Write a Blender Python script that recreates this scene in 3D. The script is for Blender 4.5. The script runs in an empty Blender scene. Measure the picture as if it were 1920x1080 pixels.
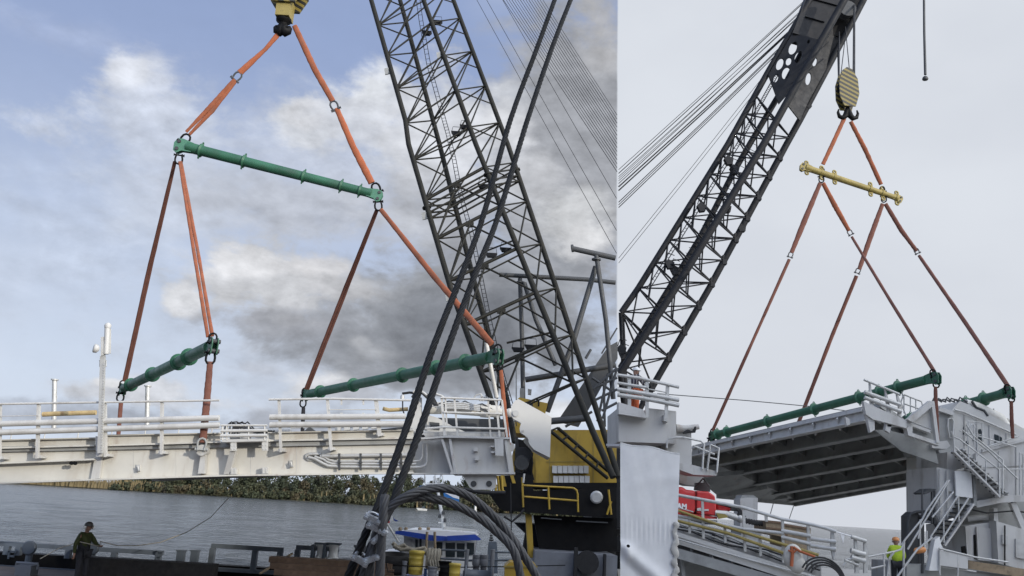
import bpy, bmesh, math, random
from mathutils import Vector, Matrix
from math import radians as R, sin, cos, pi
random.seed(7)
scn = bpy.context.scene
COL = scn.collection

# ------------------------------------------------------------------ camera
FPX = 1663.0                      # focal length in pixels of a 1920 wide frame
CAM = Vector((0, 0, 4.6))
PITCH, ROLL = R(13.8), R(3.43)
_f = Vector((0, cos(PITCH), sin(PITCH)))
_u0 = Vector((0, -sin(PITCH), cos(PITCH)))
_r0 = Vector((1, 0, 0))
_r = _r0 * cos(ROLL) + _u0 * sin(ROLL)
_u = _u0 * cos(ROLL) - _r0 * sin(ROLL)
cd = bpy.data.cameras.new('camera'); cam = bpy.data.objects.new('camera', cd); COL.objects.link(cam)
cd.sensor_width = 36; cd.lens = 36 * FPX / 1920; cd.clip_start = 0.1; cd.clip_end = 20000
m = Matrix.Identity(4)
for i in range(3):
    m[i][0], m[i][1], m[i][2], m[i][3] = _r[i], _u[i], -_f[i], CAM[i]
cam.matrix_world = m
scn.camera = cam

def ray(px, py):
    return _f + _r * ((px - 960) / FPX) + _u * ((540 - py) / FPX)
def Q(px, py, Y):                 # sight line met with the upright plane y = Y
    d = ray(px, py); return CAM + d * (Y / d.y)
def G(px, py, z):                 # sight line met with the level plane at height z
    d = ray(px, py); return CAM + d * ((z - CAM.z) / d.z)
def azel(px, py):
    d = ray(px, py).normalized()
    return math.degrees(math.atan2(d.x, d.y)), math.degrees(math.asin(d.z))

# ------------------------------------------------------------------ sun, sky, exposure
SUN = Vector((0.70, -0.70, 0.25)).normalized()
ld = bpy.data.lights.new('sun', 'SUN'); ld.energy = 3.0; ld.angle = R(0.6); ld.color = (1.0, 0.93, 0.82)
lo = bpy.data.objects.new('sun', ld); COL.objects.link(lo)
lo.rotation_euler = SUN.to_track_quat('Z', 'Y').to_euler()
lo.location = SUN * 60
scn.view_settings.view_transform = 'Standard'; scn.view_settings.look = 'None'
scn.view_settings.exposure = 0; scn.view_settings.gamma = 1

def s2l(c):
    return tuple(((x / 255) / 12.92 if x / 255 <= .04045 else ((x / 255 + .055) / 1.055) ** 2.4) for x in c)

w = bpy.data.worlds.new('World'); scn.world = w; w.use_nodes = True
NT = w.node_tree; NT.nodes.clear(); NL = NT.links
def nd(t, **k):
    n = NT.nodes.new(t)
    for a, b in k.items(): setattr(n, a, b)
    return n
def math_(op, a, b=None, c=None, clamp=False):
    n = nd('ShaderNodeMath', operation=op); n.use_clamp = clamp
    for i, v in enumerate((a, b, c)):
        if v is None: continue
        if isinstance(v, (int, float)): n.inputs[i].default_value = v
        else: NL.new(v, n.inputs[i])
    return n.outputs[0]
def mixc(f, a, b):
    n = nd('ShaderNodeMix', data_type='RGBA')
    for i, v in ((0, f), (6, a), (7, b)):
        if isinstance(v, (int, float)): n.inputs[i].default_value = v
        elif isinstance(v, tuple): n.inputs[i].default_value = (*v, 1)
        else: NL.new(v, n.inputs[i])
    return n.outputs[2]
def smooth(v, a, b, to0=0, to1=1):
    n = nd('ShaderNodeMapRange', interpolation_type='SMOOTHSTEP')
    NL.new(v, n.inputs[0])
    for i, x in enumerate((a, b, to0, to1)): n.inputs[i + 1].default_value = x
    return n.outputs[0]
tc = nd('ShaderNodeTexCoord'); DIR = tc.outputs['Generated']
sep = nd('ShaderNodeSeparateXYZ'); NL.new(DIR, sep.inputs[0])
AZ = math_('MULTIPLY', math_('ARCTAN2', sep.outputs[0], sep.outputs[1]), 57.2958)
EL = math_('MULTIPLY', math_('ARCSINE', sep.outputs[2]), 57.2958)
def noise(scale, detail=6, rough=.55, dist=0.0, off=0.0, sh=(0, 0, 0)):
    mp = nd('ShaderNodeMapping'); NL.new(DIR, mp.inputs[0])
    mp.inputs['Scale'].default_value = (1, 1, 1.7); mp.inputs['Location'].default_value = (off + sh[0], off * .7 + sh[1], off * 1.3 + sh[2])
    n = nd('ShaderNodeTexNoise'); NL.new(mp.outputs[0], n.inputs['Vector'])
    n.inputs['Scale'].default_value = scale; n.inputs['Detail'].default_value = detail
    n.inputs['Roughness'].default_value = rough; n.inputs['Distortion'].default_value = dist
    return n.outputs['Fac']
N1 = noise(7, 7, .6, .3); N2 = noise(16, 8, .62, .2, 3.1); N3 = noise(4, 4, .5, 0, 7.7)
RELA = noise(11, 8, .6, .1, 5.3); REL = math_('SUBTRACT', RELA, noise(11, 8, .6, .1, 5.3, (-.010, .0, -.016)))
n1c = math_('SUBTRACT', N1, .5); n2c = math_('SUBTRACT', N2, .5)
skyt = nd('ShaderNodeTexSky', sky_type='NISHITA'); skyt.sun_disc = False
skyt.sun_elevation = math.asin(SUN.z); skyt.sun_rotation = math.atan2(SUN.x, SUN.y)
skyt.air_density = 1.0; skyt.dust_density = 1.5
sv = nd('ShaderNodeVectorMath', operation='SCALE'); NL.new(skyt.outputs[0], sv.inputs[0]); sv.inputs['Scale'].default_value = .1
# thin veil of high cloud over the clear sky, paler towards the horizon
veil = mixc(smooth(EL, 2, 30), s2l((212, 223, 241)), s2l((151, 169, 208)))
col = mixc(.93, sv.outputs[0], veil)
col = mixc(smooth(N3, .5, .75, 0, .35), col, s2l((205, 212, 226)))
COVER = math_('MULTIPLY', N1, .15)
def cloud(px, py, rx, ry, c, k=1.0, edge=.55, nz=1.5, rot=0):
    """one cloud at an azimuth / elevation, its outline broken up by noise"""
    global col, COVER
    a, e = azel(px, py); a1, _ = azel(px + rx, py); _, e1 = azel(px, py - ry)
    da = math_('SUBTRACT', AZ, a); de = math_('SUBTRACT', EL, e)
    if rot:
        c_, s_ = cos(R(rot)), sin(R(rot))
        da, de = (math_('ADD', math_('MULTIPLY', da, c_), math_('MULTIPLY', de, s_)),
                  math_('SUBTRACT', math_('MULTIPLY', de, c_), math_('MULTIPLY', da, s_)))
    x = math_('DIVIDE', da, abs(a1 - a)); y = math_('DIVIDE', de, abs(e1 - e))
    d = math_('SQRT', math_('ADD', math_('MULTIPLY', x, x), math_('MULTIPLY', y, y)))
    d = math_('ADD', d, math_('ADD', math_('MULTIPLY', n1c, -nz * 1.6), math_('MULTIPLY', n2c, -nz)))
    f_ = smooth(d, 1.0, 1.0 - edge, 0, k); COVER = math_('MAXIMUM', COVER, f_)
    col = mixc(f_, col, s2l(c))
cloud(560, 330, 420, 150, (196, 204, 221), .55, 1.0, 1.2)
cloud(150, 420, 380, 240, (200, 210, 228), .6, 1.0, 1.0)
cloud(330, 380, 240, 130, (203, 210, 223), .6, .95, 1.3)
cloud(120, 60, 260, 60, (176, 188, 216), .5, 1.0, 1.5)
# broad grey cloud filling the middle and the right
cloud(1080, 300, 250, 420, (164, 167, 174), 1, .45, .9)
cloud(560, 690, 460, 170, (190, 197, 210), .7, .95, 1.2)
cloud(650, 340, 400, 210, (197, 204, 218), .7, .95, 1.3)
cloud(840, 600, 490, 180, (162, 166, 174), 1, .5, 1.0)
# fair weather cumulus in the upper left
cloud(300, 300, 260, 130, (193, 203, 222), .6, .95, 1.5)
cloud(265, 150, 95, 85, (206, 212, 225), .9, .85, 1.6)
cloud(240, 130, 50, 40, (216, 220, 229), .8, .6, 1.4)
cloud(310, 250, 170, 80, (198, 206, 222), .8, .8, 1.6)
cloud(80, 240, 120, 50, (199, 207, 223), .85, .7, 1.6)
cloud(590, 235, 85, 60, (213, 217, 225), .95, .6, 1.5)
cloud(575, 215, 45, 35, (224, 226, 232), .8, .6, 1.4)
cloud(700, 180, 80, 75, (218, 222, 229), 1, .7, 1.4)
cloud(690, 230, 120, 60, (208, 212, 221), .9, .7, 1.5)
cloud(830, 250, 150, 140, (212, 215, 222), .95, .7, 1.3)
cloud(960, 180, 60, 60, (204, 208, 216), .8, .8, 1.4)
cloud(960, 230, 60, 60, (218, 220, 225), .8, .8, 1.4)
cloud(620, 400, 300, 80, (186, 191, 202), .8, .8, 1.4)
cloud(790, 420, 160, 90, (186, 189, 196), .8, .8, 1.4)
# the big cumulus: bright top and left edge, grey base
cloud(500, 530, 170, 90, (204, 206, 211), 1, .5, 1.3)
cloud(455, 495, 85, 40, (220, 221, 225), .95, .5, 1.3)
cloud(345, 562, 48, 36, (220, 222, 227), 1, .5, 1.3)
cloud(610, 500, 110, 34, (212, 212, 215), .9, .6, 1.3)
cloud(660, 545, 130, 36, (196, 197, 201), .9, .6, 1.3)
cloud(540, 610, 180, 45, (158, 161, 169), .95, .6, 1.2)
cloud(610, 650, 160, 45, (146, 150, 158), .8, .9, 1.2)
cloud(880, 600, 340, 180, (144, 148, 155), .9, .8, 1.1)
cloud(770, 620, 190, 90, (136, 140, 148), .9, .8, 1.2)
cloud(900, 620, 190, 130, (126, 130, 138), 1, .6, 1.1)
cloud(880, 500, 100, 80, (150, 153, 160), .8, .8, 1.2)
cloud(1060, 650, 150, 90, (130, 134, 141), .95, .7, 1.1)
cloud(675, 640, 34, 18, (196, 198, 203), .5, .95, 1.8)
cloud(700, 660, 60, 24, (176, 179, 185), .7, .9, 1.4)
cloud(560, 600, 90, 22, (186, 188, 194), .5, .95, 1.8)
cloud(590, 722, 95, 34, (220, 222, 227), 1, .5, 1.3)
cloud(660, 735, 120, 24, (168, 171, 179), .8, .7, 1.3)
cloud(790, 712, 160, 34, (142, 146, 154), .9, .7, 1.2)
# bright breaks on the right
cloud(1075, 405, 90, 70, (208, 210, 213), .9, .8, 1.4)
cloud(1105, 450, 60, 45, (220, 221, 224), .9, .8, 1.4)
cloud(1000, 330, 70, 60, (196, 198, 203), .8, .8, 1.4)
cloud(1130, 40, 70, 130, (176, 176, 178), .8, .8, 1.1)
# low banks along the horizon
cloud(480, 692, 85, 18, (186, 192, 204), .8, .7, 1.4)
cloud(270, 735, 210, 40, (206, 209, 216), .95, .6, 1.5)
cloud(200, 716, 55, 14, (230, 231, 234), .9, .6, 1.4)
cloud(250, 785, 300, 38, (170, 177, 190), .9, .7, 1.4)
cloud(640, 800, 240, 28, (168, 173, 184), .8, .7, 1.4)
cloud(50, 770, 140, 26, (184, 192, 206), .8, .7, 1.4)
cloud(1040, 775, 90, 40, (218, 221, 226), .9, .7, 1.3)
mod = math_('ADD', 1.0, math_('MULTIPLY', COVER, math_('ADD', math_('MULTIPLY', REL, 1.5), math_('ADD', math_('MULTIPLY', n1c, .14), math_('MULTIPLY', n2c, .16)))))
mv = nd('ShaderNodeVectorMath', operation='SCALE'); NL.new(col, mv.inputs[0]); NL.new(mod, mv.inputs['Scale']); col = mv.outputs[0]
# the overcast deck: one even grey sheet east of this edge
a0, e0 = azel(1158, 0); a1, e1 = azel(1158, 980)
edge = math_('SUBTRACT', AZ, math_('ADD', math_('MULTIPLY', EL, (a0 - a1) / (e0 - e1)), a1 - e1 * (a0 - a1) / (e0 - e1)))
edge = math_('ADD', edge, math_('MULTIPLY', n2c, .12))
over = mixc(smooth(N3, .3, .7), s2l((213, 218, 227)), s2l((221, 226, 234)))
over = mixc(smooth(EL, 0, 22), mixc(.5, over, s2l((207, 211, 220))), over)
col = mixc(smooth(edge, -.07, .07), col, over)
col = mixc(smooth(EL, -6, -1), s2l((70, 76, 80)), col)
# the cloud is brighter on the sun's side of the sky
dp = nd('ShaderNodeVectorMath', operation='DOT_PRODUCT'); NL.new(DIR, dp.inputs[0]); dp.inputs[1].default_value = SUN
gl = nd('ShaderNodeVectorMath', operation='SCALE'); NL.new(col, gl.inputs[0]); NL.new(smooth(dp.outputs['Value'], .05, .8, 1.0, 3.4), gl.inputs['Scale']); col = gl.outputs[0]
bg = nd('ShaderNodeBackground'); NL.new(col, bg.inputs[0]); bg.inputs[1].default_value = 1.0
NL.new(bg.outputs[0], nd('ShaderNodeOutputWorld').inputs[0])

# ------------------------------------------------------------------ materials
def mat(name, c, rough=.55, metal=0., var=.18, vs=1.5, dirt=None, dirt_amt=0., ds=3., bump=0., bs=40., spec=.5, streak=False, rust=0.):
    """painted / worn surface: base colour broken up by two noises, optional dirt and bump"""
    M = bpy.data.materials.new(name); M.use_nodes = True; nt = M.node_tree; L = nt.links
    b = nt.nodes['Principled BSDF']; b.inputs['Roughness'].default_value = rough; b.inputs['Metallic'].default_value = metal
    b.inputs['Specular IOR Level'].default_value = spec
    t = nt.nodes.new('ShaderNodeTexCoord'); out = t.outputs['Object']
    def nz(scale, detail=5, stretch=None):
        v = out
        if stretch:
            mp = nt.nodes.new('ShaderNodeMapping'); L.new(out, mp.inputs[0]); mp.inputs['Scale'].default_value = stretch; v = mp.outputs[0]
        n = nt.nodes.new('ShaderNodeTexNoise'); L.new(v, n.inputs['Vector']); n.inputs['Scale'].default_value = scale
        n.inputs['Detail'].default_value = detail; n.inputs['Roughness'].default_value = .6
        return n.outputs['Fac']
    def ramp(v, a, bb, o0, o1):
        r = nt.nodes.new('ShaderNodeMapRange'); L.new(v, r.inputs[0])
        for i, x in enumerate((a, bb, o0, o1)): r.inputs[i + 1].default_value = x
        return r.outputs[0]
    def mix(f, a, bb):
        n = nt.nodes.new('ShaderNodeMix'); n.data_type = 'RGBA'; L.new(f, n.inputs[0])
        for i, v in ((6, a), (7, bb)):
            if isinstance(v, tuple): n.inputs[i].default_value = (*v, 1)
            else: L.new(v, n.inputs[i])
        return n.outputs[2]
    lo_ = tuple(max(0, x * (1 - var)) for x in c); hi_ = tuple(min(1, x * (1 + var * .7)) for x in c)
    cc = mix(ramp(nz(vs), .3, .7, 0, 1), lo_, hi_)
    if dirt:
        cc = mix(ramp(nz(ds, 8, (1, 1, .25) if streak else None), .52, .72, 0, dirt_amt), cc, dirt)
    if rust:
        cc = mix(ramp(nz(2.2, 10, (1, 1, .35)), .60, .72, 0, rust), cc, (.20, .095, .045))
    L.new(cc, b.inputs['Base Color'])
    rr = ramp(nz(vs * 3), .3, .7, max(.02, rough - .1), min(1, rough + .12)); L.new(rr, b.inputs['Roughness'])
    if bump:
        bp = nt.nodes.new('ShaderNodeBump'); bp.inputs['Strength'].default_value = bump; bp.inputs['Distance'].default_value = .02
        L.new(nz(bs, 4), bp.inputs['Height']); L.new(bp.outputs[0], b.inputs['Normal'])
    return M
RUST = (.16, .06, .025); GRIME = (.10, .09, .075)
M = {
 'cream': mat('cream_paint', (.56, .545, .495), .45, 0, .08, .8, (.38, .33, .26), .65, 1.5, streak=True, rust=.35),
 'white': mat('white_paint', (.52, .515, .49), .4, 0, .06, 1.2, (.5, .47, .4), .35, 2, streak=True),
 'grey': mat('grey_paint', (.49, .485, .47), .5, 0, .10, .8, (.23, .215, .19), .75, 1.6, streak=True, rust=.3),
 'palegrey': mat('pale_grey_paint', (.50, .495, .475), .5, 0, .08, .9, (.27, .25, .22), .65, 1.8, streak=True, rust=.35),
 'darkgrey': mat('dark_grey_steel', (.060, .063, .066), .55, 0, .2, 1, (.07, .06, .05), .4, 2, spec=.3),
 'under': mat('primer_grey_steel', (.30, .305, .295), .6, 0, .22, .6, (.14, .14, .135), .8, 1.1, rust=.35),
 'galv': mat('galvanised_steel', (.47, .47, .455), .45, .2, .14, 4, (.30, .27, .22), .4, 5),
 'boom': mat('olive_black_paint', (.019, .0185, .015), .55, 0, .25, 1.1, (.038, .03, .02), .4, 2.2, spec=.15),
 'boomdark': mat('black_grey_paint', (.017, .018, .021), .55, 0, .25, 1.1, (.035, .03, .026), .4, 2.2, spec=.2),
 'black': mat('black_steel', (.007, .007, .0075), .6, 0, .3, 2, (.02, .016, .013), .4, 3, spec=.15),
 'rubber': mat('black_rubber', (.015, .015, .016), .75, 0, .2, 6),
 'wire': mat('wire_rope', (.009, .0095, .0105), .6, 0, .35, 8, (.035, .03, .026), .5, 12, spec=.25),
 'wiregrey': mat('grey_wire_rope', (.06, .06, .062), .55, .1, .25, 8, (.05, .045, .04), .5, 14),
 'zinc': mat('zinc_clip', (.55, .58, .62), .3, .8, .15, 9),
 'green': mat('green_paint', (.028, .112, .062), .48, 0, .25, 1.2, (.04, .075, .05), .6, 1.6),
 'greenpale': mat('pale_green_paint', (.07, .20, .125), .5, 0, .18, 3, (.05, .10, .07), .5, 4),
 'orange': mat('orange_webbing', (.27, .082, .036), .85, 0, .28, 1.5, (.15, .07, .042), .7, 2.5, bump=.15, bs=60),
 'brown': mat('brown_shade_webbing', (.150, .058, .040), .85, 0, .3, 2.5, (.07, .035, .025), .6, 2.5, bump=.15, bs=60),  # brown webbing; on the far left slings the colour stands in for shade
 'brightor': mat('bright_orange_webbing', (.33, .094, .038), .85, 0, .2, 1.5, (.22, .08, .04), .6, 2.5, bump=.15, bs=60),
 'yellow': mat('yellow_paint', (.40, .26, .027), .5, 0, .2, .7, (.11, .075, .02), .75, 1.6, streak=True),
 'ochre': mat('old_yellow_paint', (.27, .21, .055), .5, 0, .2, 2, (.09, .07, .03), .55, 4),
 'drum': mat('yellow_plastic', (.55, .42, .07), .45, 0, .15, 3, (.2, .15, .05), .5, 4),
 'bluepaint': mat('blue_paint', (.02, .06, .34), .4, 0, .15, 1.5, (.05, .07, .18), .4, 3),
 'blueplastic': mat('blue_plastic', (.02, .05, .14), .5, 0, .2, 2),
 'wood': mat('timber', (.15, .095, .06), .8, 0, .35, 2.5, (.08, .05, .03), .6, 6, bump=.5, bs=25),
 'woodgrey': mat('weathered_timber', (.26, .20, .13), .8, 0, .3, 2.5, (.10, .075, .05), .6, 6, bump=.5, bs=25),
 'wooddark': mat('tarred_timber', (.022, .019, .017), .8, 0, .35, 2.5, (.05, .04, .03), .5, 6, bump=.5, bs=25),
 'rope': mat('fibre_rope', (.36, .33, .27), .9, 0, .2, 6, (.2, .17, .12), .5, 9, bump=.6, bs=60),
 'red': mat('red_paint', (.52, .035, .035), .4, 0, .12, 1.5, (.25, .03, .03), .4, 3),
 'hivis': mat('hi_vis_fabric', (.38, .52, .03), .85, 0, .15, 6, (.2, .25, .03), .4, 9),
 'shadevis': mat('shaded_hi_vis_fabric', (.034, .042, .007), .85, 0, .3, 6, (.04, .045, .02), .5, 9),  # jacket colour darkened to stand in for deck shade, plus some dirt
 'overall': mat('dark_overall_fabric', (.018, .018, .022), .9, 0, .25, 8),
 'orangecloth': mat('orange_work_fabric', (.48, .10, .03), .85, 0, .2, 5, (.24, .06, .03), .5, 7),
 'skin': mat('skin', (.24, .135, .095), .6, 0, .1, 10),
 'helmetw': mat('white_helmet', (.72, .72, .70), .35, 0, .06, 5),
 'helmetg': mat('grey_helmet', (.05, .05, .05), .45, 0, .1, 5),
 'helmeto': mat('orange_helmet', (.50, .20, .06), .4, 0, .1, 5),
 'boot': mat('boot_leather', (.02, .017, .015), .7, 0, .2, 8),
 'glass': mat('dark_glass', (.03, .04, .045), .08, 0, .2, 1),
 'deck': mat('rusty_deck_steel', (.12, .098, .085), .75, 0, .3, .6, (.11, .075, .05), .6, 1.4, bump=.3, bs=14),
 'dock': mat('grey_dock_paint', (.17, .18, .20), .5, 0, .15, 1.2, (.10, .09, .08), .5, 2),
 'steelblue': mat('blue_grey_paint', (.095, .115, .14), .5, 0, .15, 1.2, (.03, .03, .03), .5, 2),
 'concrete': mat('concrete', (.30, .29, .27), .85, 0, .15, .5, (.2, .19, .17), .5, 1.2, bump=.3, bs=8),
 'flagblue': mat('blue_flag', (.04, .20, .52), .8, 0, .08, 2),
 'flagwhite': mat('white_flag', (.75, .75, .75), .8, 0, .05, 2),
 'flagred': mat('red_flag', (.5, .04, .04), .8, 0, .05, 2),
 'rust': mat('rusty_steel', (.24, .12, .05), .8, 0, .3, 3, (.4, .34, .25), .5, 5, bump=.3),
 'yrust': mat('rusty_yellow_pipe', (.45, .34, .17), .7, 0, .25, 3, (.30, .13, .05), .6, 5),
 'crew': mat('workwear', (.1, .1, .1)),
}

# ------------------------------------------------------------------ mesh helpers
class MB:
    def __init__(s): s.v = []; s.f = []; s.sm = []; s.mi = []; s.cur = 0
    def add(s, vs, fs, smooth=False):
        o = len(s.v); s.v += [Vector(x) for x in vs]
        for f in fs: s.f.append([i + o for i in f]); s.sm.append(smooth); s.mi.append(s.cur)
        return s
    def tube(s, pts, r, n=8, caps=True, closed=False, flat=1.0, ref=None):
        pts = [Vector(p) for p in pts]; k = len(pts); rs = r if isinstance(r, (list, tuple)) else [r] * k
        vs = []; prev = None
        for i, p in enumerate(pts):
            if closed: t = pts[(i + 1) % k] - pts[i - 1]
            else: t = pts[min(i + 1, k - 1)] - pts[max(i - 1, 0)]
            if t.length < 1e-9: t = Vector((0, 0, 1))
            t.normalize()
            if ref is not None: a = t.cross(ref)
            elif prev is None: a = t.cross(Vector((0, 0, 1)) if abs(t.z) < .9 else Vector((0, 1, 0)))
            else: a = prev - t * prev.dot(t)
            if a.length < 1e-6: a = t.orthogonal()
            a.normalize(); prev = a; b = t.cross(a)
            for j in range(n):
                q = 2 * pi * j / n
                vs.append(p + a * (cos(q) * rs[i]) + b * (sin(q) * rs[i] * flat))
        fs = []
        for i in range(k if closed else k - 1):
            i2 = (i + 1) % k
            for j in range(n):
                j2 = (j + 1) % n; fs.append((i * n + j, i * n + j2, i2 * n + j2, i2 * n + j))
        s.add(vs, fs, True)
        if caps and not closed:
            s.add(vs[:n], [tuple(reversed(range(n)))]); s.add(vs[-n:], [tuple(range(n))])
        return s
    def box(s, c, hx, hy, hz):
        c = Vector(c); hx, hy, hz = [Vector(h) for h in (hx, hy, hz)]
        vs = [c + hx * a + hy * b + hz * d for a in (-1, 1) for b in (-1, 1) for d in (-1, 1)]
        return s.add(vs, [(0, 1, 3, 2), (4, 6, 7, 5), (0, 4, 5, 1), (2, 3, 7, 6), (0, 2, 6, 4), (1, 5, 7, 3)])
    def abox(s, x0, x1, y0, y1, z0, z1):
        return s.box(((x0 + x1) / 2, (y0 + y1) / 2, (z0 + z1) / 2), ((x1 - x0) / 2, 0, 0), (0, (y1 - y0) / 2, 0), (0, 0, (z1 - z0) / 2))
    def beam(s, p0, p1, w, h, up=(0, 0, 1)):
        p0, p1 = Vector(p0), Vector(p1); t = (p1 - p0); L = t.length
        if L < 1e-6: return s
        t.normalize(); a = t.cross(Vector(up))
        if a.length < 1e-4: a = t.cross(Vector((0, 1, 0)))
        a.normalize(); b = a.cross(t)
        return s.box((p0 + p1) / 2, t * (L / 2), a * (w / 2), b * (h / 2))
    def prism(s, pts, off):
        pts = [Vector(p) for p in pts]; off = Vector(off); n = len(pts)
        s.add(pts + [p + off for p in pts], [tuple(range(n)), tuple(reversed(range(n, 2 * n)))] +
              [(i, (i + 1) % n + 0, (i + 1) % n + n, i + n)[::-1] for i in range(n)])
        return s
    def poly(s, px, Y, depth):        # outline given by sight lines on the plane y=Y, extruded along +y
        return s.prism([Q(x, y, Y) for x, y in px], (0, depth, 0))
    def sphere(s, c, r, n=12, k=8, sc=(1, 1, 1)):
        c = Vector(c); vs = []; fs = []
        for i in range(k + 1):
            th = pi * i / k
            for j in range(n):
                q = 2 * pi * j / n; vs.append(c + Vector((sin(th) * cos(q) * r * sc[0], sin(th) * sin(q) * r * sc[1], cos(th) * r * sc[2])))
        for i in range(k):
            for j in range(n):
                fs.append((i * n + j, (i + 1) * n + j, (i + 1) * n + (j + 1) % n, i * n + (j + 1) % n))
        return s.add(vs, fs, True)
    def lathe(s, p, axis, prof, n=16):
        p = Vector(p); ax = Vector(axis).normalized()
        return s._lathe(p, ax, prof, n)
    def _lathe(s, p, ax, prof, n):
        p = Vector(p); ax = Vector(ax).normalized(); a = ax.orthogonal().normalized(); b = ax.cross(a); vs = []; fs = []
        for t, r in prof:
            for j in range(n):
                q = 2 * pi * j / n; vs.append(p + ax * t + (a * cos(q) + b * sin(q)) * r)
        for i in range(len(prof) - 1):
            for j in range(n): fs.append((i * n + j, i * n + (j + 1) % n, (i + 1) * n + (j + 1) % n, (i + 1) * n + j))
        s.add(vs, fs, True); k = len(prof) - 1
        s.add(vs[:n], [tuple(reversed(range(n)))]); s.add(vs[k * n:], [tuple(range(n))])
        return s
    def strap(s, pts, wd, thick=.35):  # flat woven sling facing the open side, width wd per point
        pts = [Vector(p) for p in pts]
        out = []; ws = []
        for i in range(len(pts) - 1):
            k = 14
            for j in range(k):
                t = j / k; out.append(pts[i].lerp(pts[i + 1], t)); ws.append((wd[i] * (1 - t) + wd[i + 1] * t) * random.uniform(.93, 1.07))
        out.append(pts[-1]); ws.append(wd[-1])
        view = (out[len(out) // 2] - CAM).normalized()
        return s.tube(out, [x / 2 for x in ws], 10, True, False, thick, view)
    def build(s, name, m, parent=None):
        me = bpy.data.meshes.new(name)
        org = Vector((0, 0, 0))
        o = bpy.data.objects.new(name, me); COL.objects.link(o)
        if parent is not None:
            o.parent = parent; org = WLOC[parent.name]
        me.from_pydata([v - org for v in s.v], [], s.f)
        me.polygons.foreach_set('use_smooth', s.sm)
        for x in (m if isinstance(m, (list, tuple)) else [m]): me.materials.append(M[x] if isinstance(x, str) else x)
        me.polygons.foreach_set('material_index', s.mi); me.update()
        WLOC[o.name] = org
        return o
WLOC = {}
def tag(o, label=None, cat=None, group=None, kind=None):
    for k, v in (('label', label), ('category', cat), ('group', group), ('kind', kind)):
        if v: o[k] = v
    return o
def thing(name, loc, label, cat, group=None):
    o = bpy.data.objects.new(name, None); COL.objects.link(o); o.location = Vector(loc); o.empty_display_size = .3
    WLOC[o.name] = Vector(loc)
    return tag(o, label, cat, group)
def solo(mb, name, m, label, cat, group=None):      # a thing that is one mesh, its origin at its lowest point
    if not isinstance(mb, MB): raise TypeError
    lo_ = min(mb.v, key=lambda v: v.z).copy()
    mb.v = [v - lo_ for v in mb.v]
    o = mb.build(name, m); o.location = lo_; WLOC[o.name] = lo_
    return tag(o, label, cat, group)
def px(n, Y): return n * Y / FPX                    # n photo pixels at distance Y, in metres
def QQ(pts, Y): return [Q(x, y, Y) for x, y in pts]
def arc(c, r, a0, a1, u, v, n=12):
    return [Vector(c) + Vector(u) * (cos(a0 + (a1 - a0) * i / n) * r) + Vector(v) * (sin(a0 + (a1 - a0) * i / n) * r) for i in range(n + 1)]
# ------------------------------------------------------------------ the setting: water, far bank, barge deck, quay
def water():
    from mathutils import noise as mn
    mb = MB(); rows = []; y = 14.0
    while y < 9000: rows.append(y); y *= 1.0135
    nc = 300; vs = []
    for y in rows:
        hw = 1.0 * y + 40; dy = y * .0135
        for i in range(nc + 1):
            x = -hw + 2 * hw * i / nc; z = 0
            for wl, am in ((26, .16), (9, .20), (3.6, .14), (1.5, .06)):
                k = max(0, 1 - dy / wl * 1.1)
                if k: z += am * k * (1 - 2 * abs(mn.noise(Vector((x / wl * .6 + y / wl * .25, y / wl * 1.15, wl * 3.1))))) 
            vs.append((x, y, z - .22))
    w_ = nc + 1
    mb.add(vs, [(r * w_ + i, r * w_ + i + 1, (r + 1) * w_ + i + 1, (r + 1) * w_ + i) for r in range(len(rows) - 1) for i in range(nc)], True)
    mb.add([(-9000, -200, -1.2), (9000, -200, -1.2), (9000, 14000, -1.2), (-9000, 14000, -1.2)], [(0, 1, 2, 3)])
    Mx = bpy.data.materials.new('river_water'); Mx.use_nodes = True; nt = Mx.node_tree; L = nt.links
    b = nt.nodes['Principled BSDF']; b.inputs['Base Color'].default_value = (.030, .036, .038, 1); b.inputs['Roughness'].default_value = .14; b.inputs['IOR'].default_value = 1.33; b.inputs['Specular IOR Level'].default_value = .36
    t = nt.nodes.new('ShaderNodeTexCoord'); acc = None
    for sc_, st, dist in (((.10, .06, 1), .8, 1.6), ((.55, .5, 1), 1, .8), ((1.7, 1.6, 1), 1, .45)):
        mp = nt.nodes.new('ShaderNodeMapping'); L.new(t.outputs['Object'], mp.inputs[0]); mp.inputs['Scale'].default_value = sc_
        mp.inputs['Rotation'].default_value = (0, 0, .25)
        n = nt.nodes.new('ShaderNodeTexNoise'); L.new(mp.outputs[0], n.inputs['Vector']); n.inputs['Scale'].default_value = 1
        n.inputs['Detail'].default_value = 5; n.inputs['Roughness'].default_value = .62
        bp = nt.nodes.new('ShaderNodeBump'); bp.inputs['Strength'].default_value = st; bp.inputs['Distance'].default_value = dist
        L.new(n.outputs['Fac'], bp.inputs['Height'])
        if acc: L.new(acc, bp.inputs['Normal'])
        acc = bp.outputs[0]
    L.new(acc, b.inputs['Normal'])
    tag(mb.build('river_water', Mx), kind='structure')
water()

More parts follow.
